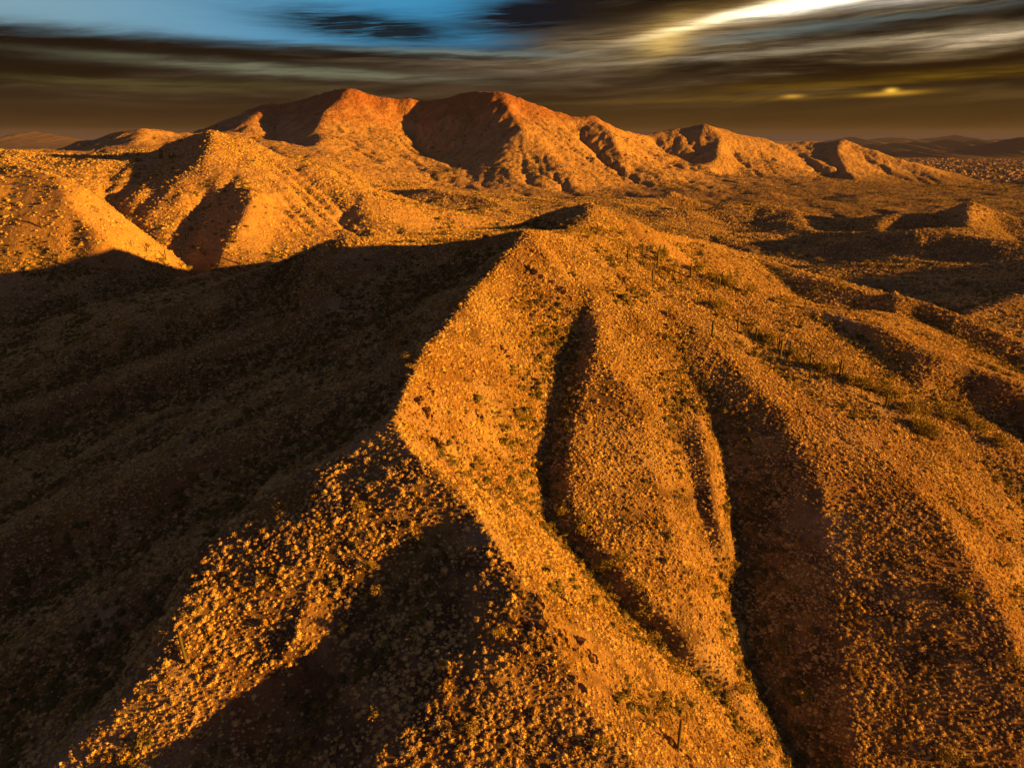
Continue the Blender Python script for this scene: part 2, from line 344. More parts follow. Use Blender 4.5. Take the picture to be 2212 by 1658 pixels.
BACK((0, 352, 640), (60, 350, 628), (130, 375, 614), (190, 402, 611), (250, 452, 613), d=70, z=26)
BACK((35, 325, 975), (125, 336, 960), (250, 336, 940), (320, 325, 925), (370, 301, 912), (465, 270, 900), (550, 300, 915), (650, 343, 915), d=160, z=60)
BACK((125, 335, 1520), (200, 309, 1500), (315, 278, 1500), (400, 289, 1600), d=200, z=70)
BACK((940, 404, 1250), (1020, 425, 1200), d=90, z=22)
BACK((480, 264, 2350), (603, 227, 2310), (740, 190, 2220), (850, 212, 2240), (914, 219, 2260), (1085, 193, 2200), (1180, 235, 2240), (1340, 279, 2350), (1440, 275, 2600), (1525, 265, 2600), (1650, 299, 2680), (1790, 305, 2780), (1880, 320, 2700), (2040, 377, 2500), (2120, 398, 2420), d=450, z=150)
LZ((2420, 1150, -136), (2480, 1300, -150), (2500, 1600, -166))
# valley floor
for q in [(1750, 622, -154), (1900, 600, -151), (2212, 600, -137), (1600, 575, -153), (1700, 545, -150), (2000, 560, -145), (2212, 560, -136), (1450, 490, -128),
          (1600, 490, -136), (1750, 498, -133), (1800, 472, -128), (1900, 500, -128), (1350, 455, -118), (1700, 440, -130), (1850, 440, -134), (2212, 535, -136), (2450, 600, -126), (2450, 540, -126),
          (1250, 440, -112), (1500, 468, -130), (2212, 395, -158), (2300, 380, -160), (1480, 535, -134), (2050, 690, -128), (1900, 672, -113)]:
    LZ(q)
for q in [(1400, 488, -126), (1600, 507, -137), (1800, 511, -142), (2000, 519, -147), (2212, 528, -150)]: LZ(q)
# land outside the frame
LX((520, 430, -136), (610, 480, -102), (700, 540, -84), (800, 600, -90), (950, 900, -125))  # unseen hill added on the right, raised so its shadow darkens the valley
LX((0, 60, -122), (60, 60, -132), (130, 60, -148), (220, 60, -160), (-60, 60, -128), (-140, 60, -136), (-240, 60, -142))
LX((260, 160, -155), (380, 300, -158), (500, 500, -158)); LX((-330, 200, -140), (-480, 360, -138), (-650, 520, -120), (-900, 700, -90))
for a in range(0, 360, 12):
    for r_, z_ in ((60, -140), (900, -158), (3600, -160), (9000, -163), (46000, -166), (90000, -166)):
        aa = (a + 180) % 360 - 180
        x_, y_ = math.sin(rad(aa)) * r_, math.cos(rad(aa)) * r_
        if abs(aa) < 62 and r_ < 3000: continue
        if r_ == 60 and abs(aa) < 100: continue
        LX((x_, y_, z_))

def build_tin():
    pts = []; seen = {}; edges = []
    for ln in LINES:
        prev = None
        for i, p in enumerate(ln):
            seg = [p]
            if i + 1 < len(ln):
                q = ln[i + 1]; d = math.hypot(q[0] - p[0], q[1] - p[1])
                n = max(1, int(d / (0.035 * (math.hypot(p[0], p[1]) + 60))))
                seg = [tuple(p[k] + (q[k] - p[k]) * t / n for k in range(3)) for t in range(n)]
            for s in seg:
                key = (round(math.log(math.hypot(s[0], s[1]) + 1) / 0.010), round(math.atan2(s[0], s[1]) / 0.007))
                if key not in seen:
                    seen[key] = len(pts); pts.append(s)
                k = seen[key]
                if prev is not None and prev != k: edges.append((prev, k))
                prev = k
    edges = list({(min(e), max(e)) for e in edges})
    ov, oe, of, ivo, *_ = delaunay_2d_cdt([Vector((p[0], p[1])) for p in pts], edges, [], 0, 1e-4)
    V = np.array([[v.x, v.y] for v in ov]); P = np.array(pts); Z = np.zeros(len(V))
    for k, ids in enumerate(ivo):
        if len(ids): Z[k] = P[ids[0], 2]
        else:
            d = np.hypot(P[:, 0] - V[k, 0], P[:, 1] - V[k, 1]); o = np.argsort(d)[:4]; w = 1 / (d[o] + .01); Z[k] = (P[o, 2] * w).sum() / w.sum()
    return V, Z, np.array([list(f) for f in of])
TV, TZ, TF = build_tin()

def tin_height(X, Y, out=-160.0):
    """piecewise linear height on a 2-d array laid out with monotone blocks: bin the query points to keep it quick"""
    sh = X.shape; x = X.ravel(); y = Y.ravel(); h = np.full(x.shape, np.nan)
    lx = np.arctan2(x, y); lr = np.log(np.hypot(x, y) + 1e-9)
    # cells in log-polar space
    NB = 120
    a0, a1, r0, r1 = lx.min() - 1e-6, lx.max() + 1e-6, lr.min() - 1e-6, lr.max() + 1e-6
    ci = ((lx - a0) / (a1 - a0) * NB).astype(int) * NB + ((lr - r0) / (r1 - r0) * NB).astype(int)
    order = np.argsort(ci, kind='stable'); cs = ci[order]
    st = np.searchsorted(cs, np.arange(NB * NB + 1))
    tri = TV[TF]
    for k in range(len(TF)):
        a, b, c = tri[k]
        det = (b[0] - a[0]) * (c[1] - a[1]) - (c[0] - a[0]) * (b[1] - a[1])
        if abs(det) < 1e-9: continue
        ed = np.concatenate([a + (b - a) * np.linspace(0, 1, 9)[:, None], b + (c - b) * np.linspace(0, 1, 9)[:, None], c + (a - c) * np.linspace(0, 1, 9)[:, None]])
        ta = np.arctan2(ed[:, 0], ed[:, 1]); tr = np.log(np.hypot(ed[:, 0], ed[:, 1]) + 1e-9)
        big = ta.max() - ta.min() > 2.5
        i0 = 0 if big else max(0, int((ta.min() - a0) / (a1 - a0) * NB) - 1); i1 = NB - 1 if big else min(NB - 1, int((ta.max() - a0) / (a1 - a0) * NB) + 1)
        j0 = 0 if big else max(0, int((tr.min() - r0) / (r1 - r0) * NB) - 2); j1 = min(NB - 1, int((tr.max() - r0) / (r1 - r0) * NB) + 1)
        if i1 < i0 or j1 < j0: continue
        ids = np.concatenate([order[st[i * NB + j0]:st[i * NB + j1 + 1]] for i in range(i0, i1 + 1)])
        if not len(ids): continue
        px = x[ids] - a[0]; py = y[ids] - a[1]
        u = (px * (c[1] - a[1]) - (c[0] - a[0]) * py) / det
        v = ((b[0] - a[0]) * py - px * (b[1] - a[1])) / det
        m = (u >= -1e-7) & (v >= -1e-7) & (u + v <= 1 + 1e-7)
        if m.any():
            z = TZ[TF[k]]
            h[ids[m]] = z[0] + u[m] * (z[1] - z[0]) + v[m] * (z[2] - z[0])
    h[np.isnan(h)] = out
    return h.reshape(sh)

def blur(a, n, it=2):
    for _ in range(it):
        for ax in (0, 1):
            p = np.pad(a, [(n, n) if k == ax else (0, 0) for k in (0, 1)], mode='edge')
            c = np.cumsum(p, axis=ax); c = np.concatenate([np.zeros_like(np.take(c, [0], ax)), c], ax)
            m = a.shape[ax]; w = 2 * n + 1
            a = (np.take(c, range(w, w + m), ax) - np.take(c, range(0, m), ax)) / w
    return a

def base_height(X, Y):
    R = np.hypot(X, Y)
    # bend the break lines a little so that crests and gullies wander
    wa = np.clip(R * 0.0045, 0, 9)
    wx = fbm(X, Y, 1.0, 1, 3) * 0
    s1 = np.clip(R / 9.0, 8, 260)
    k = np.round(np.log2(s1))
    wx = np.zeros_like(X); wy = np.zeros_like(X)
    for kk in np.unique(k):
        m = k == kk
        wx[m] = fbm(X[m], Y[m], 2.0 ** kk, 2, 31); wy[m] = fbm(X[m], Y[m], 2.0 ** kk, 2, 57)
    return tin_height(X + wx * wa * 0.9, Y + wy * wa * 0.9)

def erode(x0, x1, y0, y1, dx, K, iters, amp, nscale, maxcut):
    xs = np.arange(x0, x1, dx); ys = np.arange(y0, y1, dx)
    X, Y = np.meshgrid(xs, ys)
    h0 = tin_height(X, Y)
    h0 = blur(h0, 1, 2)
    h = h0 + amp * fbm(X, Y, nscale, 4, 91, 0.5)
    hs = h.copy()
    ny, nx = h.shape; N = nx * ny
    offs = [(-1, 0), (1, 0), (0, -1), (0, 1), (-1, -1), (-1, 1), (1, -1), (1, 1)]
    I = np.arange(N).reshape(ny, nx)
    for _ in range(iters):
        hp = np.pad(h, 1, mode='edge'); best = np.zeros_like(h); rec = I.copy()
        for dy, dxx in offs:
            s = (h - hp[1 + dy:1 + dy + ny, 1 + dxx:1 + dxx + nx]) / (dx * math.hypot(dy, dxx))
            J = np.clip(np.arange(ny) + dy, 0, ny - 1)[:, None] * nx + np.clip(np.arange(nx) + dxx, 0, nx - 1)[None, :]
            m = s > best
            best[m] = s[m]; rec[m] = J[m]
        hf = h.ravel(); rf = rec.ravel().tolist()
        order = np.argsort(-hf).tolist()
        A = [1.0] * N
        for i in order:
            r = rf[i]
            if r != i: A[r] += A[i]
        F = (K * np.power(np.array(A), 0.5)).tolist()
        hl = hf.tolist()
        for i in reversed(order):
            r = rf[i]
            if r != i and hl[r] < hl[i]:
                f = F[i]; hl[i] = (hl[i] + f * hl[r]) / (1 + f)
        h = np.array(hl).reshape(ny, nx)
        h = h * 0.8 + blur(h, 1, 1) * 0.2
    d = np.clip(h - hs, -maxcut, 2.0) + amp * 0.6 * fbm(X, Y, nscale, 4, 91, 0.5)
    ex = np.minimum.reduce([(X - x0), (x1 - X), (Y - y0), (y1 - Y)]) / (dx * 30)
    return xs, ys, d * np.clip(ex, 0, 1)
NEAR = erode(-460, 480, 62, 700, 1.7, 0.032, 3, 0.9, 30, 3.0)
FAR = erode(-2900, 3600, 520, 3600, 8.0, 0.085, 5, 7.0, 90, 30.0)
NEAR = (NEAR[0], NEAR[1], blur(NEAR[2], 2, 2))
def sample(gr, X, Y):
    xs, ys, d = gr; dx = xs[1] - xs[0]
    fx = np.clip((X - xs[0]) / dx, 0, len(xs) - 1.001); fy = np.clip((Y - ys[0]) / dx, 0, len(ys) - 1.001)
    ins = (X > xs[0]) & (X < xs[-1]) & (Y > ys[0]) & (Y < ys[-1])
    i = fx.astype(int); j = fy.astype(int); u = fx - i; v = fy - j
    r = d[j, i] * (1 - u) * (1 - v) + d[j, i + 1] * u * (1 - v) + d[j + 1, i] * (1 - u) * v + d[j + 1, i + 1] * u * v
    return np.where(ins, r, 0)

# log-polar ground grid
radii = np.exp(np.concatenate([np.arange(math.log(58), math.log(3700), 0.0046), np.linspace(math.log(3700), math.log(60000), 70)]))
azs = np.radians(np.concatenate([np.linspace(-180, -64, 24, endpoint=False), np.linspace(-64, -42, 60, endpoint=False), np.linspace(-42, 42, 600, endpoint=False), np.linspace(42, 64, 60, endpoint=False), np.linspace(64, 180, 25)]))
NR, NA = len(radii), len(azs)
GX = radii[:, None] * np.sin(azs)[None, :]; GY = radii[:, None] * np.cos(azs)[None, :]
GH = base_height(GX, GY)
GH = blur(GH, 1, 3)
GR = np.hypot(GX, GY)
hill = np.clip((GH + 150) / 60, 0.12, 1.0)                      # rougher on the hills than on the flats
GH = GH + sample(NEAR, GX, GY) * 1.0 + sample(FAR, GX, GY) * np.clip((GR - 560) / 200, 0, 1)
m = GR < 5000
def addn(lo, hi, scale, amp, seed, ridged=False, octv=3):
    w = np.clip((GR - lo) / (0.4 * lo + 1), 0, 1) * np.clip((hi - GR) / (0.3 * hi), 0, 1)
    q = w > 0
    GH[q] += (fbm(GX[q], GY[q], scale, octv, seed, 0.55, ridged) * amp * w[q] * hill[q])
addn(20, 1500, 26.0, 1.1, 4, False, 2); addn(20, 1500, 7.0, 0.42, 5); addn(20, 700, 2.2, 0.16, 6); addn(450, 1500, 75, 1.6, 7, True, 3); addn(1350, 5000, 75, 4.4, 7, True, 3); addn(450, 1500, 24, .8, 8, False, 3); addn(1350, 5000, 30, 2.2, 8, True, 3)
addn(700, 5000, 11, 1.3, 9); addn(900, 4500, 210, 5.0, 10, True, 3); addn(300, 4500, 140, 2.2, 10)
flat = np.clip((-118 - GH) / 25, 0, 1) * np.clip((GR - 500) / 150, 0, 1) * np.clip((4200 - GR) / 800, 0, 1)
GH += flat * (fbm(GX + GY * 0.5, GY * 2.2, 120, 4, 77) * 9.0)
# craggy crest where the photograph shows bare rock: rocky ledges on the near crest
def mk_mesh(name, V, F, mat, smooth=True, props=None, parent=None):
    me = bpy.data.meshes.new(name)
    V = np.asarray(V, dtype=np.float32); F = np.asarray(F, dtype=np.int32); k = F.shape[1]
    me.vertices.add(len(V)); me.vertices.foreach_set('co', V.ravel())
    me.loops.add(F.size); me.loops.foreach_set('vertex_index', F.ravel())
    me.polygons.add(len(F)); me.polygons.foreach_set('loop_start', np.arange(0, F.size, k, dtype=np.int32))
    me.update(calc_edges=True)
    me.polygons.foreach_set('use_smooth', np.full(len(F), smooth, dtype=bool))
    me.materials.append(mat)
    o = bpy.data.objects.new(name, me); COL.objects.link(o)
    for a, b in (props or {}).items(): o[a] = b
    if parent: o.parent = parent
    return o

# ------------------------------------------------------------------ materials
def mat_new(name):
    m_ = bpy.data.materials.new(name); m_.use_nodes = True
    g = NT(m_.node_tree); b = m_.node_tree.nodes['Principled BSDF']
    b.inputs['Roughness'].default_value = 0.95
    b.inputs['Specular IOR Level'].default_value = 0.12
    return m_, g, b
def ground_mat():
    m_, g, b = mat_new('desert_soil')
    pos = g.new('ShaderNodeNewGeometry').outputs['Position']
    big = g.noise(pos, 0.012, 3, 0.6); mid = g.noise(pos, 0.11, 4, 0.65); fine = g.noise(pos, 1.3, 4, 0.7)
    c = g.mix(g.step(mid, 0.38, 0.62), (0.075, 0.047, 0.028), (0.22, 0.142, 0.076))
    c = g.mix(g.m('MULTIPLY', g.step(big, 0.45, 0.62), 0.75), c, (0.18, 0.088, 0.046))
    c = g.mix(g.m('MULTIPLY', g.step(g.noise(pos, 0.022, 4, 0.6), 0.52, 0.66), 0.75), c, (0.34, 0.26, 0.185))
    c = g.mix(g.m('MULTIPLY', g.step(g.noise(pos, 0.035, 5, 0.7), 0.55, 0.66), 0.7), c, (0.30, 0.215, 0.085))
    sy = g.new('ShaderNodeSeparateXYZ'); g.l.new(pos, sy.inputs[0])
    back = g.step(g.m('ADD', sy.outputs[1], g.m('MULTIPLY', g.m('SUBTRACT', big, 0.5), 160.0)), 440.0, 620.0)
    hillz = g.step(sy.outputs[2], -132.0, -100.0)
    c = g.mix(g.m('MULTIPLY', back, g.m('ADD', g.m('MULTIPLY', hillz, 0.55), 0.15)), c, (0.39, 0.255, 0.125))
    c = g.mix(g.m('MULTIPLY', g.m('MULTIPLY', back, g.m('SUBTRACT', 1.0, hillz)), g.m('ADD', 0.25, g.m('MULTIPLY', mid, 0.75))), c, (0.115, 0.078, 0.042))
    # bare red-brown rock high on the mountains
    sz = g.new('ShaderNodeSeparateXYZ'); g.l.new(pos, sz.inputs[0])
    hi = g.m('MULTIPLY', g.step(g.m('ADD', sz.outputs[2], g.m('MULTIPLY', g.m('SUBTRACT', g.noise(pos, 0.02, 4, 0.7), 0.5), 230.0)), 0.0, 105.0), 0.9)
    c = g.mix(hi, c, (0.22, 0.080, 0.038))
    # scrub and stones too small to build at a distance
    dist = g.vm('LENGTH', pos); dist = g.n[-1].outputs[1]
    v1 = g.voro(pos, 0.30); v2 = g.voro(pos, 0.085); 
    far = g.step(dist, 450.0, 1100.0)
    sp1 = g.m('MULTIPLY', g.m('SUBTRACT', 1.0, g.step(v1, 0.22, 0.44)), g.m('MULTIPLY', far, 0.8))
    sp2 = g.m('MULTIPLY', g.m('SUBTRACT', 1.0, g.step(v2, 0.18, 0.42)), g.m('MULTIPLY', far, 0.6))
    cl = g.step(g.noise(pos, 0.02, 4, 0.6), 0.38, 0.6)
    c = g.mix(g.m('MULTIPLY', sp1, cl), c, (0.085, 0.072, 0.030))
    c = g.mix(g.m('MULTIPLY', sp2, cl), c, (0.070, 0.064, 0.026))
    c = g.mix(g.m('MULTIPLY', g.step(fine, 0.52, 0.70), 0.5), c, (0.13, 0.085, 0.05))
    c = g.mix(g.m('MULTIPLY', g.step(g.noise(pos, 3.3, 3, 0.6), 0.60, 0.70), 0.5), c, (0.44, 0.36, 0.27))
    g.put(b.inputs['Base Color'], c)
    bh = g.m('MULTIPLY', fine, 0.8)
    bh = g.m('ADD', bh, g.m('MULTIPLY', g.m('MULTIPLY', g.m('SUBTRACT', 1.0, v1), far), 1.4))
    bh = g.m('ADD', bh, g.m('MULTIPLY', g.m('MULTIPLY', g.m('SUBTRACT', 1.0, v2), far), 3.0))
    bp = g.new('ShaderNodeBump'); bp.inputs['Strength'].default_value = 0.9; bp.inputs['Distance'].default_value = 1.0
    g.put(bp.inputs['Height'], bh); g.l.new(bp.outputs[0], b.inputs['Normal'])
    return m_
M_GROUND = ground_mat()
def plant_mat(name, c0, c1, trans=0.0, nscale=6.0):
    m_, g, b = mat_new(name)
    rn = g.new('ShaderNodeObjectInfo').outputs['Random']
    tc = g.new('ShaderNodeTexCoord').outputs['Object']
    f = g.m('ADD', g.m('MULTIPLY', rn, 0.7), g.m('MULTIPLY', g.noise(tc, nscale, 3, 0.7), 0.6), clamp=True)
    g.put(b.inputs['Base Color'], g.mix(f, c0, c1))
    return m_
M_BRITTLE = plant_mat('brittlebush_leaves', (0.27, 0.19, 0.078), (0.70, 0.53, 0.235))
M_OCHRE = plant_mat('ochre_leaves', (0.20, 0.125, 0.030), (0.42, 0.28, 0.075))
M_SHRUB = plant_mat('shrub_leaves', (0.060, 0.060, 0.022), (0.15, 0.125, 0.042))
M_GRASS = plant_mat('dry_grass', (0.25, 0.19, 0.09), (0.42, 0.34, 0.16))
M_PALO = plant_mat('palo_verde_leaves', (0.15, 0.130, 0.030), (0.31, 0.235, 0.058))
M_BARK = plant_mat('palo_verde_bark', (0.07, 0.075, 0.03), (0.11, 0.10, 0.05))
M_SAG = plant_mat('saguaro_skin', (0.045, 0.046, 0.018), (0.090, 0.082, 0.032), nscale=12)
M_ROCK = plant_mat('red_brown_rock', (0.10, 0.060, 0.036), (0.23, 0.140, 0.078), nscale=2.0)
M_PALE = plant_mat('pale_rock', (0.33, 0.26, 0.19), (0.48, 0.41, 0.32), nscale=2.0)

# ------------------------------------------------------------------ ground objects
def ground_parts():
    idx = np.arange(NR * NA).reshape(NR, NA)
    quads = np.stack([idx[:-1, :-1], idx[:-1, 1:], idx[1:, 1:], idx[1:, :-1]], -1)
    zc = (GH[:-1, :-1] + GH[1:, 1:]) / 2; rc = GR[:-1, :-1]; a = np.degrees(azs)[None, :-1] + 0 * rc
    xc = GX[:-1, :-1]; yc = GY[:-1, :-1]
    canyon = np.interp(a, [-70, -36, -24, -10, 0, 8, 20, 30, 60], [470, 520, 520, 470, 620, 620, 520, 500, 500])
    lab = np.zeros(rc.shape, int)                                    # 0 plain / valley floor
    nearh = (rc < canyon) & (np.abs(a) < 100); lab[nearh] = 1
    leftside = (a < -6) & ~nearh & (rc < 1250) & (a > -75); lab[leftside] = 2
    far_l = (a < -18) & (rc >= 1250) & (rc < 2050) & (a > -60) & (zc > -120); lab[far_l] = 3
    mt = (rc >= 1500) & (rc < 4200) & (zc > -125) & (a > -30) & (a < 45) & (lab == 0); lab[mt] = 4
    V = np.stack([GX.ravel(), GY.ravel(), GH.ravel()], 1)
    names = {0: 'valley_floor', 1: 'near_ridge', 2: 'lit_hills', 3: 'small_far_hills', 4: 'desert_mountain'}
    for k, nm in names.items():
        q = quads[lab == k]
        if not len(q): continue
        u, inv = np.unique(q.ravel(), return_inverse=True)
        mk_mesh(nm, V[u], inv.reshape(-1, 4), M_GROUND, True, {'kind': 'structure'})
ground_parts()

la = np.log(radii)
def hgt(x, y):
    x = np.atleast_1d(np.asarray(x, float)); y = np.atleast_1d(np.asarray(y, float))
    fr = np.interp(np.log(np.hypot(x, y)), la, np.arange(NR)); fa = np.interp(np.arctan2(x, y), azs, np.arange(NA))
    i = np.clip(fr.astype(int), 0, NR - 2); j = np.clip(fa.astype(int), 0, NA - 2); u = fr - i; v = fa - j
    return GH[i, j] * (1 - u) * (1 - v) + GH[i + 1, j] * u * (1 - v) + GH[i, j + 1] * (1 - u) * v + GH[i + 1, j + 1] * u * v
def hit(px, py, rmin=70, rmax=5000):
    """the point of the ground that the photograph shows at this pixel"""
    x, y, z = ray(px, py); k = math.hypot(x, y)
    rr = radii[(radii > rmin) & (radii < rmax)]
    X = x / k * rr; Y = y / k * rr; H = hgt(X, Y); L = z / k * rr
    w = np.nonzero(H >= L)[0]
    if not len(w): return None
    i = w[0]
    if i == 0: return (X[0], Y[0], H[0])
    a = (L[i - 1] - H[i - 1]); b = (H[i] - L[i]); t = a / (a + b + 1e-9)
    X0 = X[i - 1] + (X[i] - X[i - 1]) * t; Y0 = Y[i - 1] + (Y[i] - Y[i - 1]) * t
    return (X0, Y0, float(hgt(X0, Y0)[0]))
def proj(X, Y, Z):
    f = Y * _cp - Z * _sp; u = Y * _sp + Z * _cp
    return CXP + FP * X / f, CYP - FP * u / f
vis_el = GH / GR
RUNMAX = np.maximum.accumulate(vis_el, axis=0)
def visible(X, Y, Z, margin=0.0):
    fr = np.interp(np.log(np.hypot(X, Y)), la, np.arange(NR)).astype(int); fa = np.interp(np.arctan2(X, Y), azs, np.arange(NA)).astype(int)
    return (Z + margin) / np.hypot(X, Y) >= RUNMAX[np.clip(fr - 1, 0, NR - 1), np.clip(fa, 0, NA - 1)] - 0.0005

# ------------------------------------------------------------------ plants
def lumpy_dome(seed, sub=2, hz=0.75, jag=0.22, leaves=40, leaf=0.16):
    r = random.Random(seed)
    import bmesh
    bm = bmesh.new(); bmesh.ops.create_icosphere(bm, subdivisions=sub, radius=1.0)
    for v in bm.verts:
        n = 1 + jag * (r.random() * 2 - 1) + 0.12 * math.sin(v.co.x * 5 + seed) * math.cos(v.co.y * 4 - seed)
        v.co = v.co * n * 0.5; v.co.z = max(v.co.z * hz * 1.2 + 0.16, -0.08)
    base = [v for v in bm.verts]
    for i in range(leaves):
        a = r.random() * 6.283; e = r.random() ** 0.7 * 1.45
        d = Vector((math.cos(a) * math.cos(e), math.sin(a) * math.cos(e), math.sin(e) * hz * 1.2)); rr = 0.50 + r.random() * 0.12
        p = d * rr + Vector((0, 0, 0.14)); t = Vector((r.uniform(-1, 1), r.uniform(-1, 1), r.uniform(-0.5, 1))).normalized() * leaf * r.uniform(.5, 1)
        s = d.cross(t) * 0.7 + Vector((0, 0, 0.01))
        bm.faces.new([bm.verts.new(p - s), bm.verts.new(p + s), bm.verts.new(p + t + d * leaf * 0.6)])
    V = np.array([v.co[:] for v in bm.verts]); bm.verts.index_update()
    F = np.array([[v.index for v in f.verts] for f in bm.faces]); bm.free()
    return V, F
def leaf_cloud(seed, n, lobes, size, hz=0.75):
    """an open crown: leaf-sized faces in several clumps, unit width, standing on z = 0"""
    r = np.random.default_rng(seed)
    cen = np.stack([r.uniform(-.36, .36, lobes), r.uniform(-.36, .36, lobes), r.uniform(.28, .80, lobes) * hz], 1)
    rad_ = r.uniform(.14, .26, lobes)
    k = r.integers(0, lobes, n)
    d = r.normal(size=(n, 3)); d /= np.linalg.norm(d, axis=1)[:, None]
    p = cen[k] + d * (rad_[k] * r.uniform(.45, 1.12, n))[:, None] * np.array([1, 1, .75])
    p[:, 2] = np.maximum(p[:, 2], 0.03)
    t = r.normal(size=(n, 3)); t /= np.linalg.norm(t, axis=1)[:, None]; s = np.cross(t, r.normal(size=(n, 3))); s /= np.linalg.norm(s, axis=1)[:, None]
    t *= (size * r.uniform(.6, 1.4, n))[:, None]; s *= (size * .6 * r.uniform(.6, 1.4, n))[:, None]
    V = np.stack([p - s, p + s, p + t], 1).reshape(-1, 3)
    return V, np.arange(3 * n).reshape(-1, 3)
def tube(pts, rs, seg=7, ribs=0):
    V = []; F = []
    for i, (p, r_) in enumerate(zip(pts, rs)):
        p = Vector(p); q = Vector(pts[min(i + 1, len(pts) - 1)]) - Vector(pts[max(i - 1, 0)])
        q.normalize(); a = q.orthogonal().normalized() if abs(q.z) < .9 else Vector((1, 0, 0)); a = (a - q * a.dot(q)).normalized(); b = q.cross(a)
        for k in range(seg):
            t = 2 * math.pi * k / seg; rr = r_ * (1 + (0.10 if (ribs and k % 2) else -0.06 * bool(ribs)))
            V.append(tuple(p + a * math.cos(t) * rr + b * math.sin(t) * rr))
    for i in range(len(pts) - 1):
        for k in range(seg):
            F.append([i * seg + k, i * seg + (k + 1) % seg, (i + 1) * seg + (k + 1) % seg, (i + 1) * seg + k])
    n = len(V); V.append(tuple(pts[-1])); V.append(tuple(pts[0]))
    T = [[(len(pts) - 1) * seg + k, (len(pts) - 1) * seg + (k + 1) % seg, n] for k in range(seg)] + [[(k + 1) % seg, k, n + 1] for k in range(seg)]
    tri = [[f[0], f[1], f[2]] for f in F] + [[f[0], f[2], f[3]] for f in F] + T
    return np.array(V), np.array(tri)
def raw(name, VF, mat, smooth=False):
    o = mk_mesh(name, VF[0], VF[1], mat, smooth); COL.objects.unlink(o); return o
def twiggy(seed, hz):
    """a rounded open bush: a small ragged heart inside a shell of leaf sprays"""
    V1, F1 = lumpy_dome(seed, 1, hz, .35, 26, .22); V1 = V1 * .80
    r = np.random.default_rng(seed); n = 110
    a = r.uniform(0, 6.283, n); e = np.arcsin(r.uniform(.02, 1, n)); lump = 1 + .20 * np.sin(a * (2 + seed % 3) + seed) * np.cos(e) + r.normal(0, .09, n)
    d = np.stack([np.cos(a) * np.cos(e), np.sin(a) * np.cos(e), np.sin(e) * hz * 1.15], 1); p = d * (.47 * lump)[:, None]
    t = r.normal(size=(n, 3)); s = np.cross(d, t); s /= np.linalg.norm(s, axis=1)[:, None]; q = d + r.normal(0, .55, (n, 3))
    k = r.uniform(.05, .10, n)[:, None]
    V2 = np.stack([p - s * k, p + s * k, p + q * k * 1.6], 1).reshape(-1, 3); F2 = np.arange(3 * n).reshape(-1, 3) + len(V1)
    return np.concatenate([V1, V2]), np.concatenate([F1, F2])
BR = [raw('brittlebush', twiggy(i, .66 + .07 * (i % 3)), M_BRITTLE) for i in range(5)]
OC = [raw('ochre_bush', twiggy(20 + i, .8), M_OCHRE) for i in range(3)]
SH = [raw('creosote_bush', leaf_cloud(40 + i, 170, 6, .085, .95), M_SHRUB) for i in range(3)] + [raw('bursage', lumpy_dome(70 + i, 2, .8, .3, 60, .2), M_SHRUB) for i in range(2)]
GS = [raw('grass_tuft', leaf_cloud(90 + i, 60, 4, .16, .6), M_GRASS) for i in range(3)]
PV = [raw('palo_verde', leaf_cloud(140 + i, 420, 9, .060, .95), M_PALO) for i in range(4)]
def stone(seed):
    V, F = lumpy_dome(seed, 1, .7, .32, 0); return V, F
ST = [raw('stone', stone(200 + i), M_ROCK) for i in range(3)] + [raw('stone', stone(210), M_PALE)]

def scatter(name, label, pts, scl, rot, idx, coll_objs, squash=None):
    c = bpy.data.collections.new(name + '_kinds')
    for o in coll_objs: c.objects.link(o)
    me = bpy.data.meshes.new(name); n = len(pts)
    me.vertices.add(n); me.vertices.foreach_set('co', np.asarray(pts, np.float32).ravel())
    a = me.attributes.new('scl', 'FLOAT_VECTOR', 'POINT'); a.data.foreach_set('vector', np.asarray(scl, np.float32).ravel())
    a = me.attributes.new('rot', 'FLOAT_VECTOR', 'POINT'); a.data.foreach_set('vector', np.asarray(rot, np.float32).ravel())
    a = me.attributes.new('idx', 'INT', 'POINT'); a.data.foreach_set('value', np.asarray(idx, np.int32))
    o = bpy.data.objects.new(name, me); COL.objects.link(o); o['kind'] = 'stuff'; o['label'] = label
    nt = bpy.data.node_groups.new(name, 'GeometryNodeTree')
    nt.interface.new_socket('Geometry', in_out='INPUT', socket_type='NodeSocketGeometry'); nt.interface.new_socket('Geometry', in_out='OUTPUT', socket_type='NodeSocketGeometry')
    gi = nt.nodes.new('NodeGroupInput'); go = nt.nodes.new('NodeGroupOutput')
    ci = nt.nodes.new('GeometryNodeCollectionInfo'); ci.inputs['Collection'].default_value = c
    ci.inputs['Separate Children'].default_value = True; ci.inputs['Reset Children'].default_value = True
    ip = nt.nodes.new('GeometryNodeInstanceOnPoints'); ip.inputs['Pick Instance'].default_value = True
    def at(nm, t):
        k = nt.nodes.new('GeometryNodeInputNamedAttribute'); k.data_type = t; k.inputs['Name'].default_value = nm
        return [q for q in k.outputs if q.enabled and q.name == 'Attribute'][0]
    nt.links.new(gi.outputs[0], ip.inputs['Points']); nt.links.new(ci.outputs[0], ip.inputs['Instance'])
    nt.links.new(at('idx', 'INT'), ip.inputs['Instance Index']); nt.links.new(at('scl', 'FLOAT_VECTOR'), ip.inputs['Scale'])
    nt.links.new(at('rot', 'FLOAT_VECTOR'), ip.inputs['Rotation']); nt.links.new(ip.outputs[0], go.inputs[0])
    md = o.modifiers.new('scatter', 'NODES'); md.node_group = nt
    return o

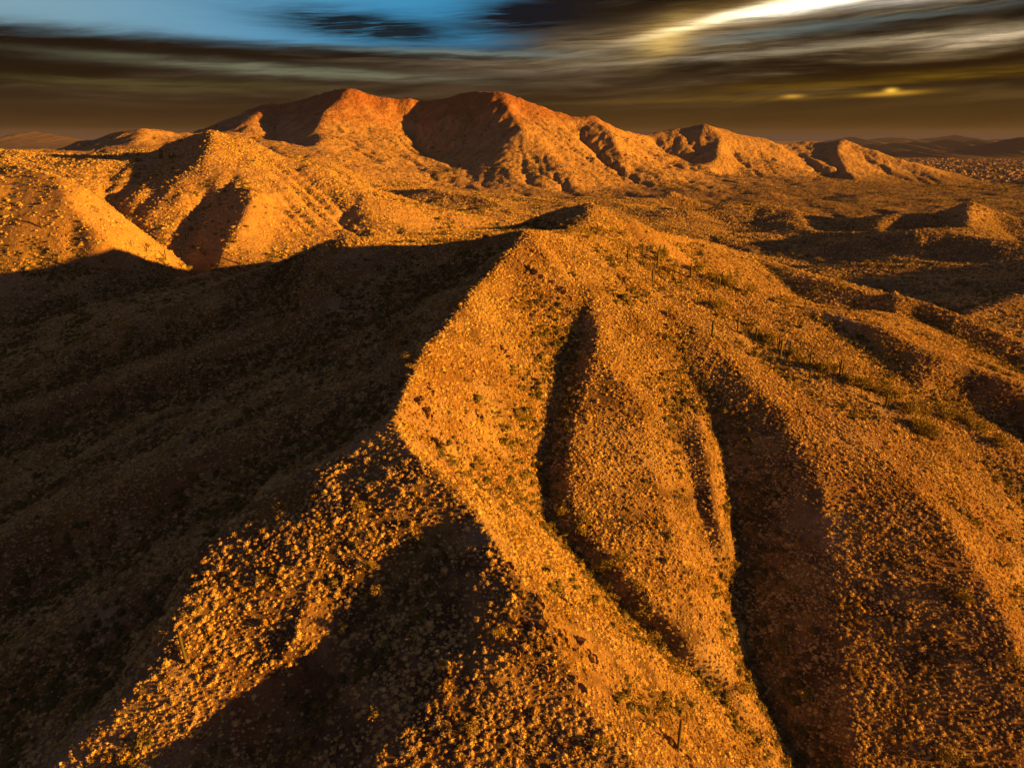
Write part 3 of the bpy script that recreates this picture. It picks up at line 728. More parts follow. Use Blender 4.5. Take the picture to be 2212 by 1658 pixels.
def spread(n, r0, r1, amin, amax, power=1.0):
    """n points spread evenly over the land between two distances"""
    r = np.sqrt(rng.uniform(r0 * r0, r1 * r1, n)); a = np.radians(rng.uniform(amin, amax, n))
    return r * np.sin(a), r * np.cos(a)
def keep_view(X, Y, pad=30):
    Z = hgt(X, Y); u, v = proj(X, Y, Z)
    return (u > -pad) & (u < 2212 + pad) & (v < 1658 + pad * 2)
def slope_dir(X, Y, e=2.0):
    return (hgt(X + e, Y) - hgt(X - e, Y)) / (2 * e), (hgt(X, Y + e) - hgt(X, Y - e)) / (2 * e)

def near_cover():
    X, Y = spread(950000, 75, 680, -44, 44); q = keep_view(X, Y, 160); X, Y = X[q], Y[q]
    gx, gy = slope_dir(X, Y, 4.0)
    dens = 0.74 + 0.9 * fbm(X, Y, 26, 4, 301) + 0.5 * fbm(X, Y, 7, 2, 305)
    dens *= np.interp(np.hypot(X, Y), [75, 420, 680], [1, .8, .25])
    dens *= np.where(np.hypot(X, Y) > 430, np.interp(hgt(X, Y), [-132, -105], [.25, 1.0]), 1.0)
    dens += np.clip(-gx, -.5, .5) * 0.15                         # thicker on the dry right-hand slopes
    q = rng.uniform(0, 1, len(X)) < np.clip(dens, 0.05, 1)
    X, Y = X[q], Y[q]; n = len(X); Z = hgt(X, Y)
    s = rng.lognormal(math.log(0.58), 0.38, n).clip(.28, 1.7)
    rot = np.zeros((n, 3)); rot[:, 2] = rng.uniform(0, 6.28, n)
    scl = np.stack([s, s * rng.uniform(.85, 1.15, n), s * rng.uniform(.75, 1.15, n)], 1)
    pts = np.stack([X, Y, Z - 0.04], 1)
    mixn = fbm(X, Y, 15, 3, 330) + rng.normal(0, .25, n)
    idx = np.where(mixn > .22, rng.integers(5, 8, n), rng.integers(0, 5, n))
    # the 300 that show largest stand as objects of their own
    u, v = proj(X, Y, Z); ok = (u > 6) & (u < 2206) & (v < 1650) & visible(X, Y, Z, .5)
    size = s / np.sqrt(X * X + Y * Y + Z * Z); size[~ok | (idx > 4)] = 0
    top = np.argsort(-size)[:300]; rest = np.ones(n, bool); rest[top] = False
    scatter('brittlebush_cover', 'pale rounded brittlebush covering the near slopes', pts[rest], scl[rest], rot[rest], idx[rest], BR + OC)
    for t in top:
        o = BR[idx[t]].copy(); COL.objects.link(o); o.name = 'brittlebush'
        o.location = pts[t]; o.scale = scl[t]; o.rotation_euler = rot[t]
        pl, grp = (('on the sunlit left spur around the lone saguaro', 'brittlebushes of the near left spur') if u[t] < 640 else ('in and below the dark bowl at the bottom centre', 'brittlebushes of the dark bowl') if u[t] < 1120
                   else ('on the crest and bottom slope of the centre spur', 'brittlebushes of the centre spur') if u[t] < 1560 else ('at the bottom of the lower right slope', 'brittlebushes of the lower right slope'))
        o['label'] = 'pale rounded brittlebush ' + pl; o['category'] = 'bush'; o['group'] = grp
    return pts
near_cover()

def dark_shrubs():
    X, Y = spread(160000, 75, 700, -44, 44); q = keep_view(X, Y, 160); X, Y = X[q], Y[q]
    gx, gy = slope_dir(X, Y, 4.0)
    cur = hgt(X + 13, Y) + hgt(X - 13, Y) + hgt(X, Y + 13) + hgt(X, Y - 13) - 4 * hgt(X, Y)      # gullies hold more green
    d = 0.06 + 0.4 * fbm(X, Y, 30, 3, 401) + np.clip(cur, -1.5, 5) * 0.20 + np.clip(gx, 0, .5) * 0.35
    for gl in ([(1000, 590, 287), (900, 640, 276), (700, 730, 273), (450, 830, 270), (200, 900, 274), (-60, 975, 277)], [(830, 880, 185), (720, 940, 188), (600, 1010, 187), (400, 1110, 183), (200, 1220, 179), (-60, 1350, 175)],
               [(620, 600, 345), (500, 690, 315), (300, 760, 312), (100, 830, 308), (-60, 885, 302)], [(340, 1330, 137), (240, 1400, 134), (100, 1480, 130), (0, 1560, 127)], [(560, 600, 600), (300, 630, 565), (0, 715, 480)]):
        P = np.array([P3(*p, 'D') for p in gl])                    # the drainage lines of the shaded flank are thick with scrub
        dist = np.full(len(X), 1e9)
        for a_, b_ in zip(P[:-1], P[1:]):
            ex, ey = b_[0] - a_[0], b_[1] - a_[1]; t = np.clip(((X - a_[0]) * ex + (Y - a_[1]) * ey) / (ex * ex + ey * ey), 0, 1)
            dist = np.minimum(dist, np.hypot(X - a_[0] - t * ex, Y - a_[1] - t * ey))
        d += np.exp(-(dist / (9 + 5 * fbm(X, Y, 25, 2, 410))) ** 2) * 1.0
    q = rng.uniform(0, 1, len(X)) < np.clip(d, 0.01, 1); X, Y = X[q], Y[q]; n = len(X)
    s = rng.lognormal(math.log(1.25), 0.35, n).clip(.5, 3.0)
    scatter('dark_scrub', 'dark green creosote and bursage in the gullies and shaded slopes', np.stack([X, Y, hgt(X, Y) - .06], 1), np.stack([s, s, s * rng.uniform(.6, .95, n)], 1),
            np.stack([0 * s, 0 * s, rng.uniform(0, 6.28, n)], 1), rng.integers(0, 5, n), SH)
    X, Y = spread(90000, 75, 330, -44, 44); q = keep_view(X, Y, 100); X, Y = X[q], Y[q]
    q = rng.uniform(0, 1, len(X)) < np.clip(.45 + .9 * fbm(X, Y, 18, 3, 501), 0.03, 1); X, Y = X[q], Y[q]; n = len(X)
    s = rng.uniform(.3, .8, n)
    scatter('grass_tufts', 'tufts of dry yellow grass between the bushes', np.stack([X, Y, hgt(X, Y) - .03], 1), np.stack([s, s, s * .8], 1), np.stack([0 * s, 0 * s, rng.uniform(0, 6.28, n)], 1), rng.integers(0, 3, n), GS)
    X, Y = spread(60000, 75, 330, -44, 44); q = keep_view(X, Y, 100); X, Y = X[q], Y[q]
    q = rng.uniform(0, 1, len(X)) < np.clip(.25 + 1.1 * fbm(X, Y, 22, 3, 601), 0.02, 1); X, Y = X[q], Y[q]; n = len(X)
    s = rng.lognormal(math.log(.42), .45, n).clip(.15, 1.6)
    scatter('loose_stones', 'loose brown and pale stones on the near slopes', np.stack([X, Y, hgt(X, Y) - .04], 1), np.stack([s, s * .8, s * .7], 1), rng.uniform(0, 6.28, (n, 3)) * np.array([.1, .1, 1]), rng.integers(0, 4, n), ST)
    # middle distance
    X, Y = spread(700000, 440, 1500, -40, 40); q = keep_view(X, Y, 20); X, Y = X[q], Y[q]
    Z = hgt(X, Y); q = visible(X, Y, Z, 2.0); X, Y, Z = X[q], Y[q], Z[q]
    d = .42 + .9 * fbm(X, Y, 60, 4, 701); q = rng.uniform(0, 1, len(X)) < np.clip(d, .04, 1); X, Y, Z = X[q], Y[q], Z[q]; n = len(X)
    s = rng.lognormal(math.log(1.35), .4, n).clip(.6, 4.2); ki = np.where(rng.uniform(0, 1, n) < np.interp(Z, [-130, -105], [.90, .50]), rng.integers(0, 5, n), rng.integers(5, 10, n)); s = np.where(ki > 4, s * .55, s)
    scatter('valley_scrub', 'desert scrub over the valley and the middle hills', np.stack([X, Y, Z - .1], 1), np.stack([s, s, s * rng.uniform(.6, .95, n)], 1), np.stack([0 * s, 0 * s, rng.uniform(0, 6.28, n)], 1), ki, SH + [o.copy() for o in BR])
    X, Y = spread(60000, 700, 2600, -38, 40); q = keep_view(X, Y, 20); X, Y = X[q], Y[q]
    Z = hgt(X, Y); q = visible(X, Y, Z, 2.0); X, Y, Z = X[q], Y[q], Z[q]
    d = .22 + .9 * fbm(X, Y, 120, 4, 801) - np.clip(Z + 60, 0, 100) * .003; q = rng.uniform(0, 1, len(X)) < np.clip(d, .01, 1); X, Y, Z = X[q], Y[q], Z[q]; n = len(X)
    s = rng.lognormal(math.log(3.4), .3, n).clip(1.5, 6.5)
    scatter('valley_trees', 'scattered dark desert trees along the washes of the valley', np.stack([X, Y, Z - .2], 1), np.stack([s, s, s * .7], 1), np.stack([0 * s, 0 * s, rng.uniform(0, 6.28, n)], 1), rng.integers(0, 5, n), [o.copy() for o in SH])
dark_shrubs()

# ------------------------------------------------------------------ palo verde trees (one thing each: trunk, crown)
TRUNK = []
for i in range(3):
    r_ = random.Random(i)
    Vs = []; Fs = []; k = 0
    for b in range(3):
        a = b * 2.1 + r_.random(); p = [(0, 0, -.1), (math.cos(a) * .05, math.sin(a) * .05, .15), (math.cos(a) * .18, math.sin(a) * .18, .42), (math.cos(a + .3) * .28, math.sin(a + .3) * .28, .66)]
        V, F = tube(p, [.045, .035, .022, .008], 6); Vs.append(V); Fs.append(F + k); k += len(V)
    TRUNK.append(raw('trunk', (np.concatenate(Vs), np.concatenate(Fs)), M_BARK, True))
def palo(px, py, w, label, group, wmin=2.2, wmax=7.0):
    h = hit(px, py)
    if h is None: return
    d = math.sqrt(h[0] ** 2 + h[1] ** 2 + h[2] ** 2); s = min(max(w / FP * d, wmin), wmax)
    e = bpy.data.objects.new('palo_verde_tree', None); COL.objects.link(e); e.location = (h[0], h[1], h[2] - .1); e.empty_display_size = .3
    e.rotation_euler[2] = random.uniform(0, 6.28); e.scale = (s, s, s * random.uniform(.72, .9))
    e['label'] = label; e['category'] = 'tree'; e['group'] = group
    t = random.choice(TRUNK).copy(); COL.objects.link(t); t.parent = e; t.name = 'trunk'
    c = random.choice(PV).copy(); COL.objects.link(c); c.parent = e; c.name = 'crown'
def r5(x, y): return (1600 + x / 2.369) * .8848, (500 + y / 2.369) * .8848
def r2(x, y): return 1106 + x / 2, y / 2
def r3(x, y): return x / 2.369 * .8848, (500 + y / 2.369) * .8848
def r7(x, y): return (800 + x / 2.369) * .8848, (1174 + y / 2.369) * .8848
def r8(x, y): return (1600 + x / 2.369) * .8848, (1174 + y / 2.369) * .8848
def r4(x, y): return (900 + x / 2.369) * .8848, (500 + y / 2.369) * .8848
gul = [(20, 330), (60, 300), (260, 385), (330, 440), (410, 460), (450, 480), (540, 515), (620, 760), (575, 700), (650, 790), (700, 800), (380, 600), (350, 590), (1020, 960), (1090, 1010), (1130, 1030), (1160, 1050), (1000, 970), (940, 960), (1200, 1060),
       (1400, 1120), (1350, 1110), (1450, 1170), (1500, 1190), (1550, 1200), (1480, 1220), (1540, 1310), (1580, 1330), (1620, 1350), (1520, 1290), (1720, 1220), (1780, 1270), (1850, 1300), (1900, 1320), (1960, 1370), (2000, 1400), (1680, 1250), (1650, 1200), (1830, 1270), (1600, 1300), (1300, 1080), (1260, 1060), (850, 930), (780, 870)]
for x, y in gul:
    for _ in range(2):
        palo(*r5(x + random.uniform(-22, 22), y + random.uniform(-8, 14)), random.uniform(20, 34), *(('olive green palo verde at the upper end of the right gully near the skyline', 'palo verdes of the upper right gully') if x < 640 and y < 620 else ('olive green palo verde among the saguaros halfway down the right gully', 'palo verdes among the saguaros') if x < 1250 else ('palo verde low in the right gully near the right edge', 'palo verdes of the lower right gully')))
for x, y in [(250, 1010), (300, 1010), (330, 1030), (380, 1000), (480, 1020), (560, 1080), (600, 1080), (660, 1110), (590, 1160), (690, 1180), (810, 1170), (850, 1200), (880, 1195), (920, 1225), (210, 990), (440, 1010)]:
    palo(*r2(x, y), random.uniform(16, 26), 'yellow green palo verde on the upper ridge just below the far knoll', 'palo verdes below the far knoll')
for x, y in [(750, 580), (1150, 600)]:
    palo(*r5(x, y), 26, 'rounded palo verde standing alone on the skyline of the right slope' if x < 800 else 'small palo verde next to a saguaro in front of the dark knoll', 'skyline palo verdes', 2, 6)
for x, y in [(720, 300), (790, 300), (840, 310), (880, 300), (940, 330), (960, 335), (1090, 350), (1220, 345), (1250, 365), (1280, 350), (1350, 350), (1490, 370), (1060, 460), (1090, 490), (1950, 520), (1900, 530), (1860, 510), (1750, 460), (1800, 470), (1300, 480), (1000, 500), (930, 520), (1230, 350)]:
    palo(*r5(x, y), random.uniform(14, 24), 'yellowish desert tree standing out on the flat valley behind the right slope', 'trees on the valley flat', 3, 9)
for x, y in [(1350, 200), (1470, 310), (1620, 500), (1700, 470), (1620, 620), (1650, 690), (1750, 760), (1820, 790), (1800, 620), (1560, 540), (1880, 930), (1500, 250), (2040, 1120)]:
    palo(*r7(x, y), random.uniform(26, 42), 'bushy palo verde lining the dark gully right of the centre spur', 'palo verdes in the centre gully', 2, 6)
for x, y, lb in [(530, 790, 'lone yellow green bush catching the sun in the dark bowl'), (270, 1350, 'bright bush near the bottom edge left of centre'), (255, 500, 'spreading yellow bush at the left rim of the dark bowl'),
                 (185, 165, 'small bright bush on the saddle above the dark bowl'), (290, 645, 'smallest bright bush low on the left side of the dark bowl'), (840, 1450, 'tall yellow bush near the bottom, below the dark bowl'), (990, 880, 'dim bush at the foot of the centre spur rock'), (1570, 1530, 'wide bush on the bottom slope of the centre spur')]:
    palo(*r7(x, y + 15), 34, lb, 'single bushes of the near bowl', 2, 5)
for x, y, w in [(540, 320, 34), (460, 500, 24), (860, 1250, 34), (410, 800, 26), (530, 1230, 36), (1790, 690, 50), (1700, 1620, 60), (2010, 500, 30), (1770, 700, 40), (500, 1230, 30), (700, 980, 40), (2080, 1070, 40), (1170, 1130, 26), (790, 640, 26)]:
    palo(*r8(x, y), w, 'green shrub standing above the brittlebush on the lower right slope', 'shrubs on the lower right slope', 1.6, 5)
for x, y in [(220, 905), (250, 960), (180, 1050), (880, 1240), (900, 1250), (930, 1260), (640, 1490), (900, 1590), (560, 1580)]:
    palo(*r4(x, y), 26, 'yellow bush on the sunlit left rim of the main crest' if x < 400 else 'yellow green bush on the lit face above the first gully', 'bushes of the main crest', 1.6, 4)
for i in range(46):
    x = random.uniform(0, 2000); y = 300 + random.uniform(100, 900) * (.4 + .6 * random.random())
    palo(*r3(x, y), random.uniform(14, 24), 'dim green tree on the shaded left flank', 'trees of the shaded left flank', 2, 5)
for x, y in [(690, 450), (1120, 250), (1180, 290), (1140, 150), (1230, 410), (1050, 360), (1100, 380), (940, 330), (1270, 420), (860, 250), (600, 330), (330, 330), (1020, 190), (1160, 270), (1800, 180)]:
    palo(*r3(x, y), 16, 'tree along the lit foot of the left hills above the shadow line', 'trees at the foot of the left hills', 2.5, 6)

# ------------------------------------------------------------------ saguaros
def sag_body():
    p = [(0, 0, -.05), (0, 0, .2), (0, 0, .6), (0, 0, .88), (0, 0, .97), (0, 0, 1.0)]
    return raw('saguaro', tube(p, [.034, .040, .043, .040, .026, .008], 16, 1), M_SAG, True)
def sag_arm():
    p = [(0, 0, 0), (.07, 0, -.01), (.115, 0, .015), (.13, 0, .07), (.13, 0, .22), (.13, 0, .30), (.13, 0, .325)]
    return raw('arm', tube(p, [.022, .024, .026, .028, .028, .020, .005], 12, 1), M_SAG, True)
BODY, ARM = sag_body(), sag_arm()
def saguaro(p, hpx, label, group, arms=0, lean=0.0):
    h = hit(*p)
    if h is None: return
    d = math.sqrt(h[0] ** 2 + h[1] ** 2 + h[2] ** 2); ca = math.hypot(h[0], h[1]) / d
    s = min(max(1.05 * hpx / FP * d / max(ca, .5), 3.2), 11.5)
    if arms == 0:
        o = BODY.copy()
    else:
        o = bpy.data.objects.new('saguaro', None); o.empty_display_size = .2
    COL.objects.link(o); o.name = 'saguaro'; o.location = h; w = random.uniform(.9, 1.2) * min(1.0, 7 / s) * (1.3 if hpx < 40 else .85)
    o.scale = (s * w, s * w, s); o.rotation_euler = (random.uniform(-.03, .03), lean, random.uniform(0, 6.28) if not lean else 0)
    o['label'] = label; o['category'] = 'cactus'; o['group'] = group
    if arms:
        b = BODY.copy(); COL.objects.link(b); b.parent = o; b.name = 'body'
        for k in range(arms):
            a = ARM.copy(); COL.objects.link(a); a.parent = o; a.name = 'arm'; a.rotation_euler[2] = k * 3.0 + random.uniform(-.4, .4); a.location = (0, 0, random.uniform(.38, .58))
            q = random.uniform(.75, 1.1); a.scale = (1, 1, q)
rowl = 'slim saguaro in the row along the shrubby gully on the right slope'
for x, yb, yt, ar in [(713, 830, 770, 2), (720, 895, 790, 0), (733, 835, 790, 0), (775, 860, 795, 0), (817, 890, 835, 2), (892, 925, 860, 1), (902, 960, 925, 0), (888, 1020, 955, 0), (938, 1000, 965, 0), (990, 935, 895, 1),
                      (1064, 990, 905, 2), (1080, 985, 940, 0), (1190, 1100, 1055, 0), (1230, 1080, 1040, 0), (473, 735, 660, 0), (522, 745, 695, 0), (578, 790, 715, 0), (327, 760, 680, 0), (798, 1080, 1030, 0), (390, 640, 600, 0), (407, 640, 600, 0)]:
    lb = {713: 'saguaro with two short arms, first of the close pair on the right slope', 817: 'saguaro with raised arms right of the close pair on the right slope', 720: 'tallest bare saguaro column in the row on the right slope',
          1064: 'many-armed saguaro standing highest among the shrubs of the right gully'}.get(x, rowl if not ar else 'one-armed saguaro in the row along the right gully')
    saguaro(r5(x, yb), (yb - yt) / 2.369 * .8848, lb, 'saguaros of the right slope', ar)
saguaro(r5(1332, 1170), 26, 'thin saguaro with stubby arms at the lower end of the right row', 'saguaros of the right slope', 3)
saguaro(r5(1795, 1255), 15, 'short saguaro by the dark gully near the right edge', 'saguaros of the right slope', 0)
saguaro(r5(862, 600), 18, 'saguaro on the skyline of the right slope against the dark flat', 'skyline saguaros', 0)
saguaro(r5(1145, 600), 17, 'small saguaro beside a bush in front of the dark knoll', 'skyline saguaros', 0)
saguaro(r5(1758, 670), 11, 'little saguaro on the crest right of the dark knoll', 'skyline saguaros', 0)
for x, yb, yt in [(203, 425, 345), (338, 480, 425), (350, 470, 410), (383, 460, 395), (368, 480, 425), (312, 560, 515), (245, 560, 535), (258, 560, 540), (150, 500, 460)]:
    saguaro(r5(x, yb), (yb - yt) / 2.369 * .8848, 'dark saguaro on the shoulder of the right slope near its skyline', 'saguaros on the shoulder', 0)
for x, yb, yt in [(500, 1130, 1080), (562, 1100, 1055), (607, 1215, 1160), (627, 1160, 1085), (637, 1110, 1060), (655, 1110, 1060), (770, 1200, 1145), (368, 1010, 975)]:
    saguaro(r2(x, yb), (yb - yt) / 2, 'saguaro on the upper ridge between the summit and the skyline', 'saguaros of the upper ridge', 0)
saguaro((403, 1434), 56, 'single sunlit saguaro column on the near left spur', 'lone near saguaros', 0, -.05)
saguaro((1464, 1622), 50, 'slender lone saguaro near the bottom edge right of centre', 'lone near saguaros', 0)
for x, yb, yt in [(1403, 350, 300), (1075, 205, 180), (960, 318, 268), (850, 270, 230), (915, 145, 105), (240, 130, 90), (1048, 300, 270), (597, 330, 290), (870, 140, 110), (760, 240, 210), (370, 355, 320), (1580, 300, 275)]:
    saguaro(r3(x, yb), (yb - yt) * .3735, 'sunlit saguaro on the orange slopes of the left hills', 'saguaros of the left hills', 0)
for x, yb, yt in [(235, 420, 380), (365, 570, 530), (388, 720, 680), (1050, 990, 950)]:
    saguaro(r3(x, yb), (yb - yt) * .3735, 'dim saguaro in the shade on the left', 'saguaros in the shade', 0)

# ------------------------------------------------------------------ rock outcrops (each a thing of tilted slabs)
def slab(seed):
    V, F = lumpy_dome(seed, 1, .8, .25, 0)
    V = np.round(V * 3.2) / 3.2 * .6 + V * .4
    return V, F
SL = [raw('slab', slab(300 + i), M_ROCK) for i in range(5)]
def outcrop(px, py, w, n, label, ang=0.0):
    h = hit(px, py)
    if h is None: return
    d = math.sqrt(h[0] ** 2 + h[1] ** 2 + h[2] ** 2); s = w * 1.05 / FP * d
    e = bpy.data.objects.new('rock_outcrop', None); COL.objects.link(e); e.location = h; e.empty_display_size = .3
    e['label'] = label; e['category'] = 'rock'; e['group'] = 'rock outcrops on the near crests'
    for k in range(n):
        o = random.choice(SL).copy(); COL.objects.link(o); o.parent = e; o.name = 'slab'
        t = random.uniform(-.42, .42) * s; q = random.uniform(-.2, .2) * s
        x, y = t * math.cos(ang) - q * math.sin(ang), t * math.sin(ang) + q * math.cos(ang)
        z = float(hgt(h[0] + x, h[1] + y)[0]) - h[2]; a = random.uniform(.22, .42) * s
        o.location = (x, y, z - .1); o.scale = (a * random.uniform(1, 1.8), a * random.uniform(.35, .6), a * random.uniform(.8, 1.4)); o.rotation_euler = (random.uniform(-.5, .1), random.uniform(-.5, .1), ang + random.uniform(-.35, .35))
for (x, y, w, lb) in [(330, 1180, 46, 'layered brown outcrop on the lit side of the main crest'), (400, 1380, 34, 'reddish outcrop lower on the main crest above the dark bowl'), (960, 400, 40, 'dark rocky step below the summit'), (1080, 470, 30, 'broken rocks right of the summit step'),
                      (1150, 530, 24, 'small dark rocks below the summit step'), (780, 850, 26, 'brown ledge in the middle of the lit face'), (650, 1240, 24, 'red knob on the lower lit face'), (950, 1000, 26, 'ledge at the right edge of the lit face'), (950, 1250, 24, 'orange rock at the bend of the first gully'),
                      (370, 1080, 28, 'streaky ledge above the layered outcrop'), (1730, 640, 30, 'black boulders on the upper right slope'), (1460, 430, 24, 'dark rocks under the right shoulder')]:
    outcrop(*r4(x, y), w, 10, lb, -.6)
for (x, y, w, lb) in [(865, 470, 34, 'jagged red rock jutting at the top rim of the dark bowl'), (1080, 520, 34, 'jagged rock right of the bowl rim'), (1180, 830, 46, 'craggy edge where the centre spur drops into the bowl'), (1230, 700, 34, 'brown crags on the crest of the centre spur'), (1080, 960, 40, 'shadowed crag at the lower end of the bowl rim'),
                      (1380, 930, 40, 'dark ledge on the lower centre spur'), (1500, 980, 44, 'long slanting ledge on the lower centre spur'), (1440, 1170, 36, 'ledge furthest down the centre spur'), (1380, 700, 24, 'small brown rocks on the lit side of the spur'), (1250, 1100, 34, 'rock band left of the slanting ledge'), (1990, 1520, 40, 'rocks beside the lone saguaro at the bottom'),
                      (960, 1200, 30, 'brown crag below the bowl'), (1060, 1330, 34, 'streaked rock near the bottom centre'), (720, 1360, 28, 'dark crag near the bottom left of centre'), (2100, 1640, 34, 'pale rocks at the bottom edge')]:
    outcrop(*r7(x, y), w, 10, lb, -.6)
def hillrock(x, y, w, lb): outcrop(x, y, w * .55, 8, lb, .3)
hillrock(548, 412, 34, 'dark craggy knob that shades the left hill'); hillrock(450, 370, 24, 'rocks high on the pointed left hill'); hillrock(700, 362, 26, 'crags on the right skyline of the pointed hill'); hillrock(560, 300, 26, 'red crag just right of the pointed hill top'); hillrock(205, 450, 20, 'small outcrop on the leftmost lit hill'); hillrock(755, 398, 24, 'lowest crag on the skyline of the pointed hill')

# ------------------------------------------------------------------ far ranges
def range_mat():
    m_, g, b = mat_new('far_rock')
    pos = g.new('ShaderNodeNewGeometry').outputs['Position']
    g.put(b.inputs['Base Color'], g.mix(g.noise(pos, .004, 5, .65), (0.035, 0.024, 0.030), (0.070, 0.046, 0.052)))
    return m_
M_FAR = range_mat()
def far_range(name, pts, D, depth, seed, lab):
    xs = np.array([ray(p[0], p[1])[0] / ray(p[0], p[1])[1] * D for p in pts]); zs = np.array([ray(p[0], p[1])[2] / ray(p[0], p[1])[1] * D for p in pts])
    nx, ny = 260, 44
    X1 = np.linspace(xs[0], xs[-1], nx); top = np.interp(X1, xs, zs)
    top = top + fbm(X1, X1 * 0 + seed, D * .014, 5, seed, .6, True) * D * .0030
    v = np.linspace(-1, 1, ny)
    X, Vv = np.meshgrid(X1, v); T = np.broadcast_to(top, X.shape)
    prof = np.clip(1 - np.abs(Vv), 0, 1)
    Y = D + Vv * depth
    nz = fbm(X, Y, depth * .5, 5, seed + 5, .55, True)
    Z = -168 + (T + 168) * np.clip(prof ** 1.25 + nz * .35 * prof * (1 - prof) * 2.2, 0, 1.0)
    V = np.stack([X.ravel(), Y.ravel(), Z.ravel()], 1); I = np.arange(nx * ny).reshape(ny, nx)
    F = np.stack([I[:-1, :-1], I[:-1, 1:], I[1:, 1:], I[1:, :-1]], -1).reshape(-1, 4)
    mk_mesh(name, V, F, M_FAR, True, {'kind': 'structure', 'label': lab})
h2 = lambda L: [(1106 + a / 2, b / 2) for a, b in L]
far_range('distant_range', h2([(1300, 628), (1400, 612), (1460, 597), (1490, 600), (1520, 611), (1600, 602), (1680, 601), (1740, 612), (1830, 601), (1860, 606), (1890, 593), (1920, 588), (1940, 598), (1990, 606), (2060, 613), (2090, 606), (2130, 614), (2212, 606), (2400, 600), (2600, 625)]), 15000, 2200, 11, 'farthest jagged range on the right horizon')
far_range('distant_hills', h2([(1440, 668), (1500, 642), (1560, 630), (1620, 646), (1660, 619), (1700, 633), (1740, 617), (1790, 642), (1880, 606), (1940, 634), (2000, 612), (2060, 636), (2100, 630), (2212, 640), (2400, 650)]), 9500, 1300, 23, 'nearer row of small peaked hills before the right horizon')
far_range('desert_hills', h2([(1560, 690), (1650, 668), (1700, 660), (1780, 655), (1850, 664), (1920, 665), (2000, 650), (2100, 618), (2150, 603), (2212, 595), (2300, 600), (2450, 640)]), 7200, 900, 37, 'dark hill at the right edge of the horizon')
far_range('left_distant_range', [(-120, 300), (0, 303), (40, 291), (75, 287), (115, 293), (175, 309), (260, 318), (420, 322)], 15000, 2000, 41, 'low hazy range on the left horizon')

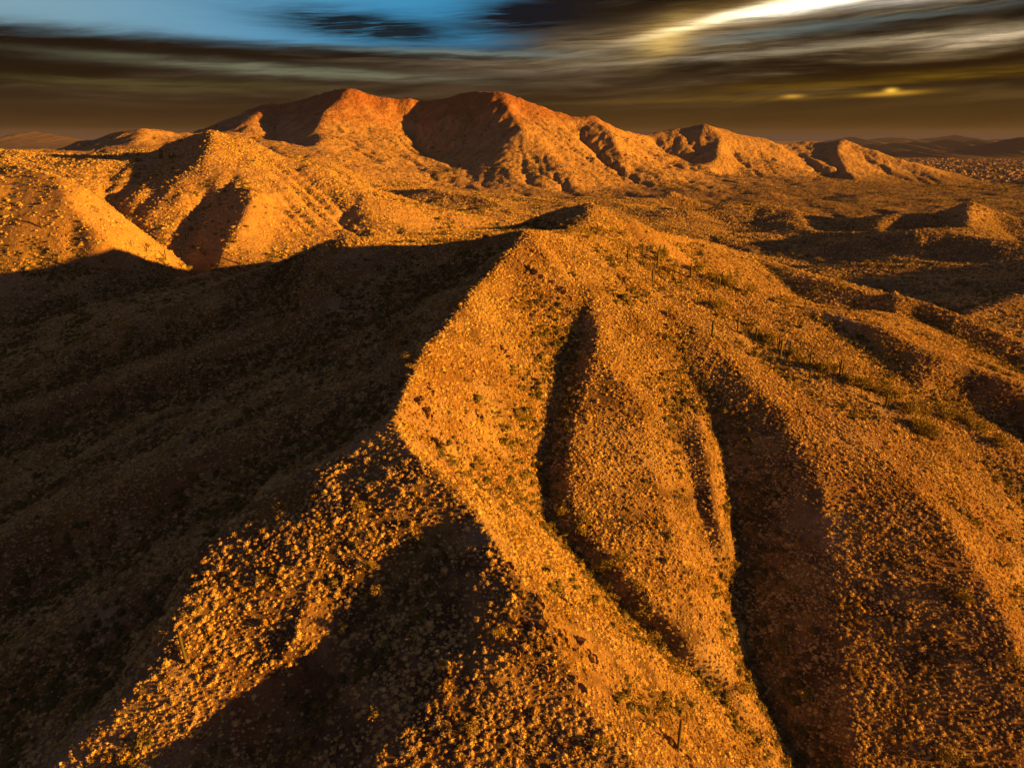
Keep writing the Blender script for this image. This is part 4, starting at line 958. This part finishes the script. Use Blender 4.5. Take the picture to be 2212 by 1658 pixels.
# ------------------------------------------------------------------ the town on the plain
def town():
    m1, g, b = mat_new('stucco'); rn = g.new('ShaderNodeObjectInfo').outputs['Random']; g.put(b.inputs['Base Color'], g.mix(rn, (0.10, 0.075, 0.065), (0.30, 0.25, 0.22)))
    m2, g, b = mat_new('roof_tile'); rn = g.new('ShaderNodeObjectInfo').outputs['Random']; g.put(b.inputs['Base Color'], g.mix(rn, (0.16, 0.085, 0.055), (0.34, 0.24, 0.18)))
    w, l, h = .5, .5, .28
    V = [(-w, -l, 0), (w, -l, 0), (w, l, 0), (-w, l, 0), (-w, -l, h), (w, -l, h), (w, l, h), (-w, l, h)]
    wall = raw('wall', (np.array(V), np.array([[0, 1, 5, 4], [1, 2, 6, 5], [2, 3, 7, 6], [3, 0, 4, 7]])), m1)
    e = .06
    R = [(-w - e, -l - e, h - .02), (w + e, -l - e, h - .02), (w + e, l + e, h - .02), (-w - e, l + e, h - .02), (-.22, 0, h + .2), (.22, 0, h + .2)]
    tri = np.array([[0, 1, 5], [0, 5, 4], [1, 2, 5], [2, 3, 4], [2, 4, 5], [3, 0, 4], [0, 3, 2], [0, 2, 1]])
    roof = raw('roof', (np.array(R), tri), m2)
    hv = np.concatenate([np.array(V), np.array(R)]); 
    quad = [[0, 1, 5], [0, 5, 4], [1, 2, 6], [1, 6, 5], [2, 3, 7], [2, 7, 6], [3, 0, 4], [3, 4, 7]]
    whole = raw('house', (hv, np.concatenate([np.array(quad), tri + 8])), m1)
    whole.data.materials.append(m2)
    mi = np.array([0] * 8 + [1] * 8, dtype=np.int32); whole.data.polygons.foreach_set('material_index', mi)
    X, Y = spread(9000, 3000, 7200, 21, 42)
    Z = hgt(X, Y); u, v = proj(X, Y, Z); q = (Z < -145) & (u > 1850) & (v < 396 - (2212 - u) * .03) & (u < 2260)
    q &= rng.uniform(0, 1, len(X)) < np.clip(.55 + fbm(X, Y, 400, 3, 900), 0, 1)
    q &= visible(X, Y, Z, 4)
    X, Y, Z = X[q], Y[q], Z[q]; n = len(X); s = rng.uniform(13, 26, n); near = np.argsort(np.hypot(X, Y) / s)[:160]; rest = np.ones(n, bool); rest[near] = False
    for k in near:
        o = bpy.data.objects.new('house', None); COL.objects.link(o); o.location = (X[k], Y[k], Z[k] - .3); o.scale = (s[k], s[k] * .7, s[k] * .75); o.rotation_euler[2] = rng.uniform(0, 3.14)
        o['label'] = 'tiny pale house of the town on the plain beyond the right hills'; o['category'] = 'house'; o['group'] = 'houses of the town on the plain'
        for part in (wall, roof):
            c = part.copy(); COL.objects.link(c); c.parent = o
    if rest.any():
        k = rest.sum(); scatter('far_houses', 'more houses of the distant town', np.stack([X[rest], Y[rest], Z[rest] - .3], 1), np.stack([s[rest], s[rest] * .7, s[rest] * .8], 1), np.stack([np.zeros(k), np.zeros(k), rng.uniform(0, 3.14, k)], 1), np.zeros(k), [whole])
    X, Y = spread(26000, 2600, 7500, 20, 42); Z = hgt(X, Y); u, v = proj(X, Y, Z); q = (Z < -140) & (u > 1780) & (u < 2260); q &= visible(X, Y, Z, 5); q &= rng.uniform(0, 1, len(X)) < np.clip(.5 + fbm(X, Y, 300, 3, 950), 0, 1)
    X, Y, Z = X[q], Y[q], Z[q]; n = len(X); s = rng.uniform(5, 12, n)
    scatter('town_trees', 'dark trees between the distant houses', np.stack([X, Y, Z - .3], 1), np.stack([s, s, s * .6], 1), np.zeros((n, 3)), rng.integers(0, 5, n), [o.copy() for o in SH])
town()

# ------------------------------------------------------------------ haze over the plain
HZ = 0.000008
def haze():
    V = np.array([(x, y, z) for z in (-175, 215) for y in (-200, 19000) for x in (-16000, 16000)], float)
    F = np.array([[0, 2, 3, 1], [4, 5, 7, 6], [0, 1, 5, 4], [2, 6, 7, 3], [0, 4, 6, 2], [1, 3, 7, 5]])
    m_ = bpy.data.materials.new('haze'); m_.use_nodes = True; nt = m_.node_tree; nt.nodes.remove(nt.nodes['Principled BSDF'])
    v = nt.nodes.new('ShaderNodeVolumePrincipled'); v.inputs['Color'].default_value = (0.46, 0.50, 1.0, 1); v.inputs['Density'].default_value = HZ; v.inputs['Anisotropy'].default_value = 0.0
    nt.links.new(v.outputs[0], nt.nodes['Material Output'].inputs['Volume'])
    mk_mesh('haze', V, F, m_, False, {'kind': 'stuff', 'label': 'thin evening haze over the plain'})
if HZ > 0: haze()
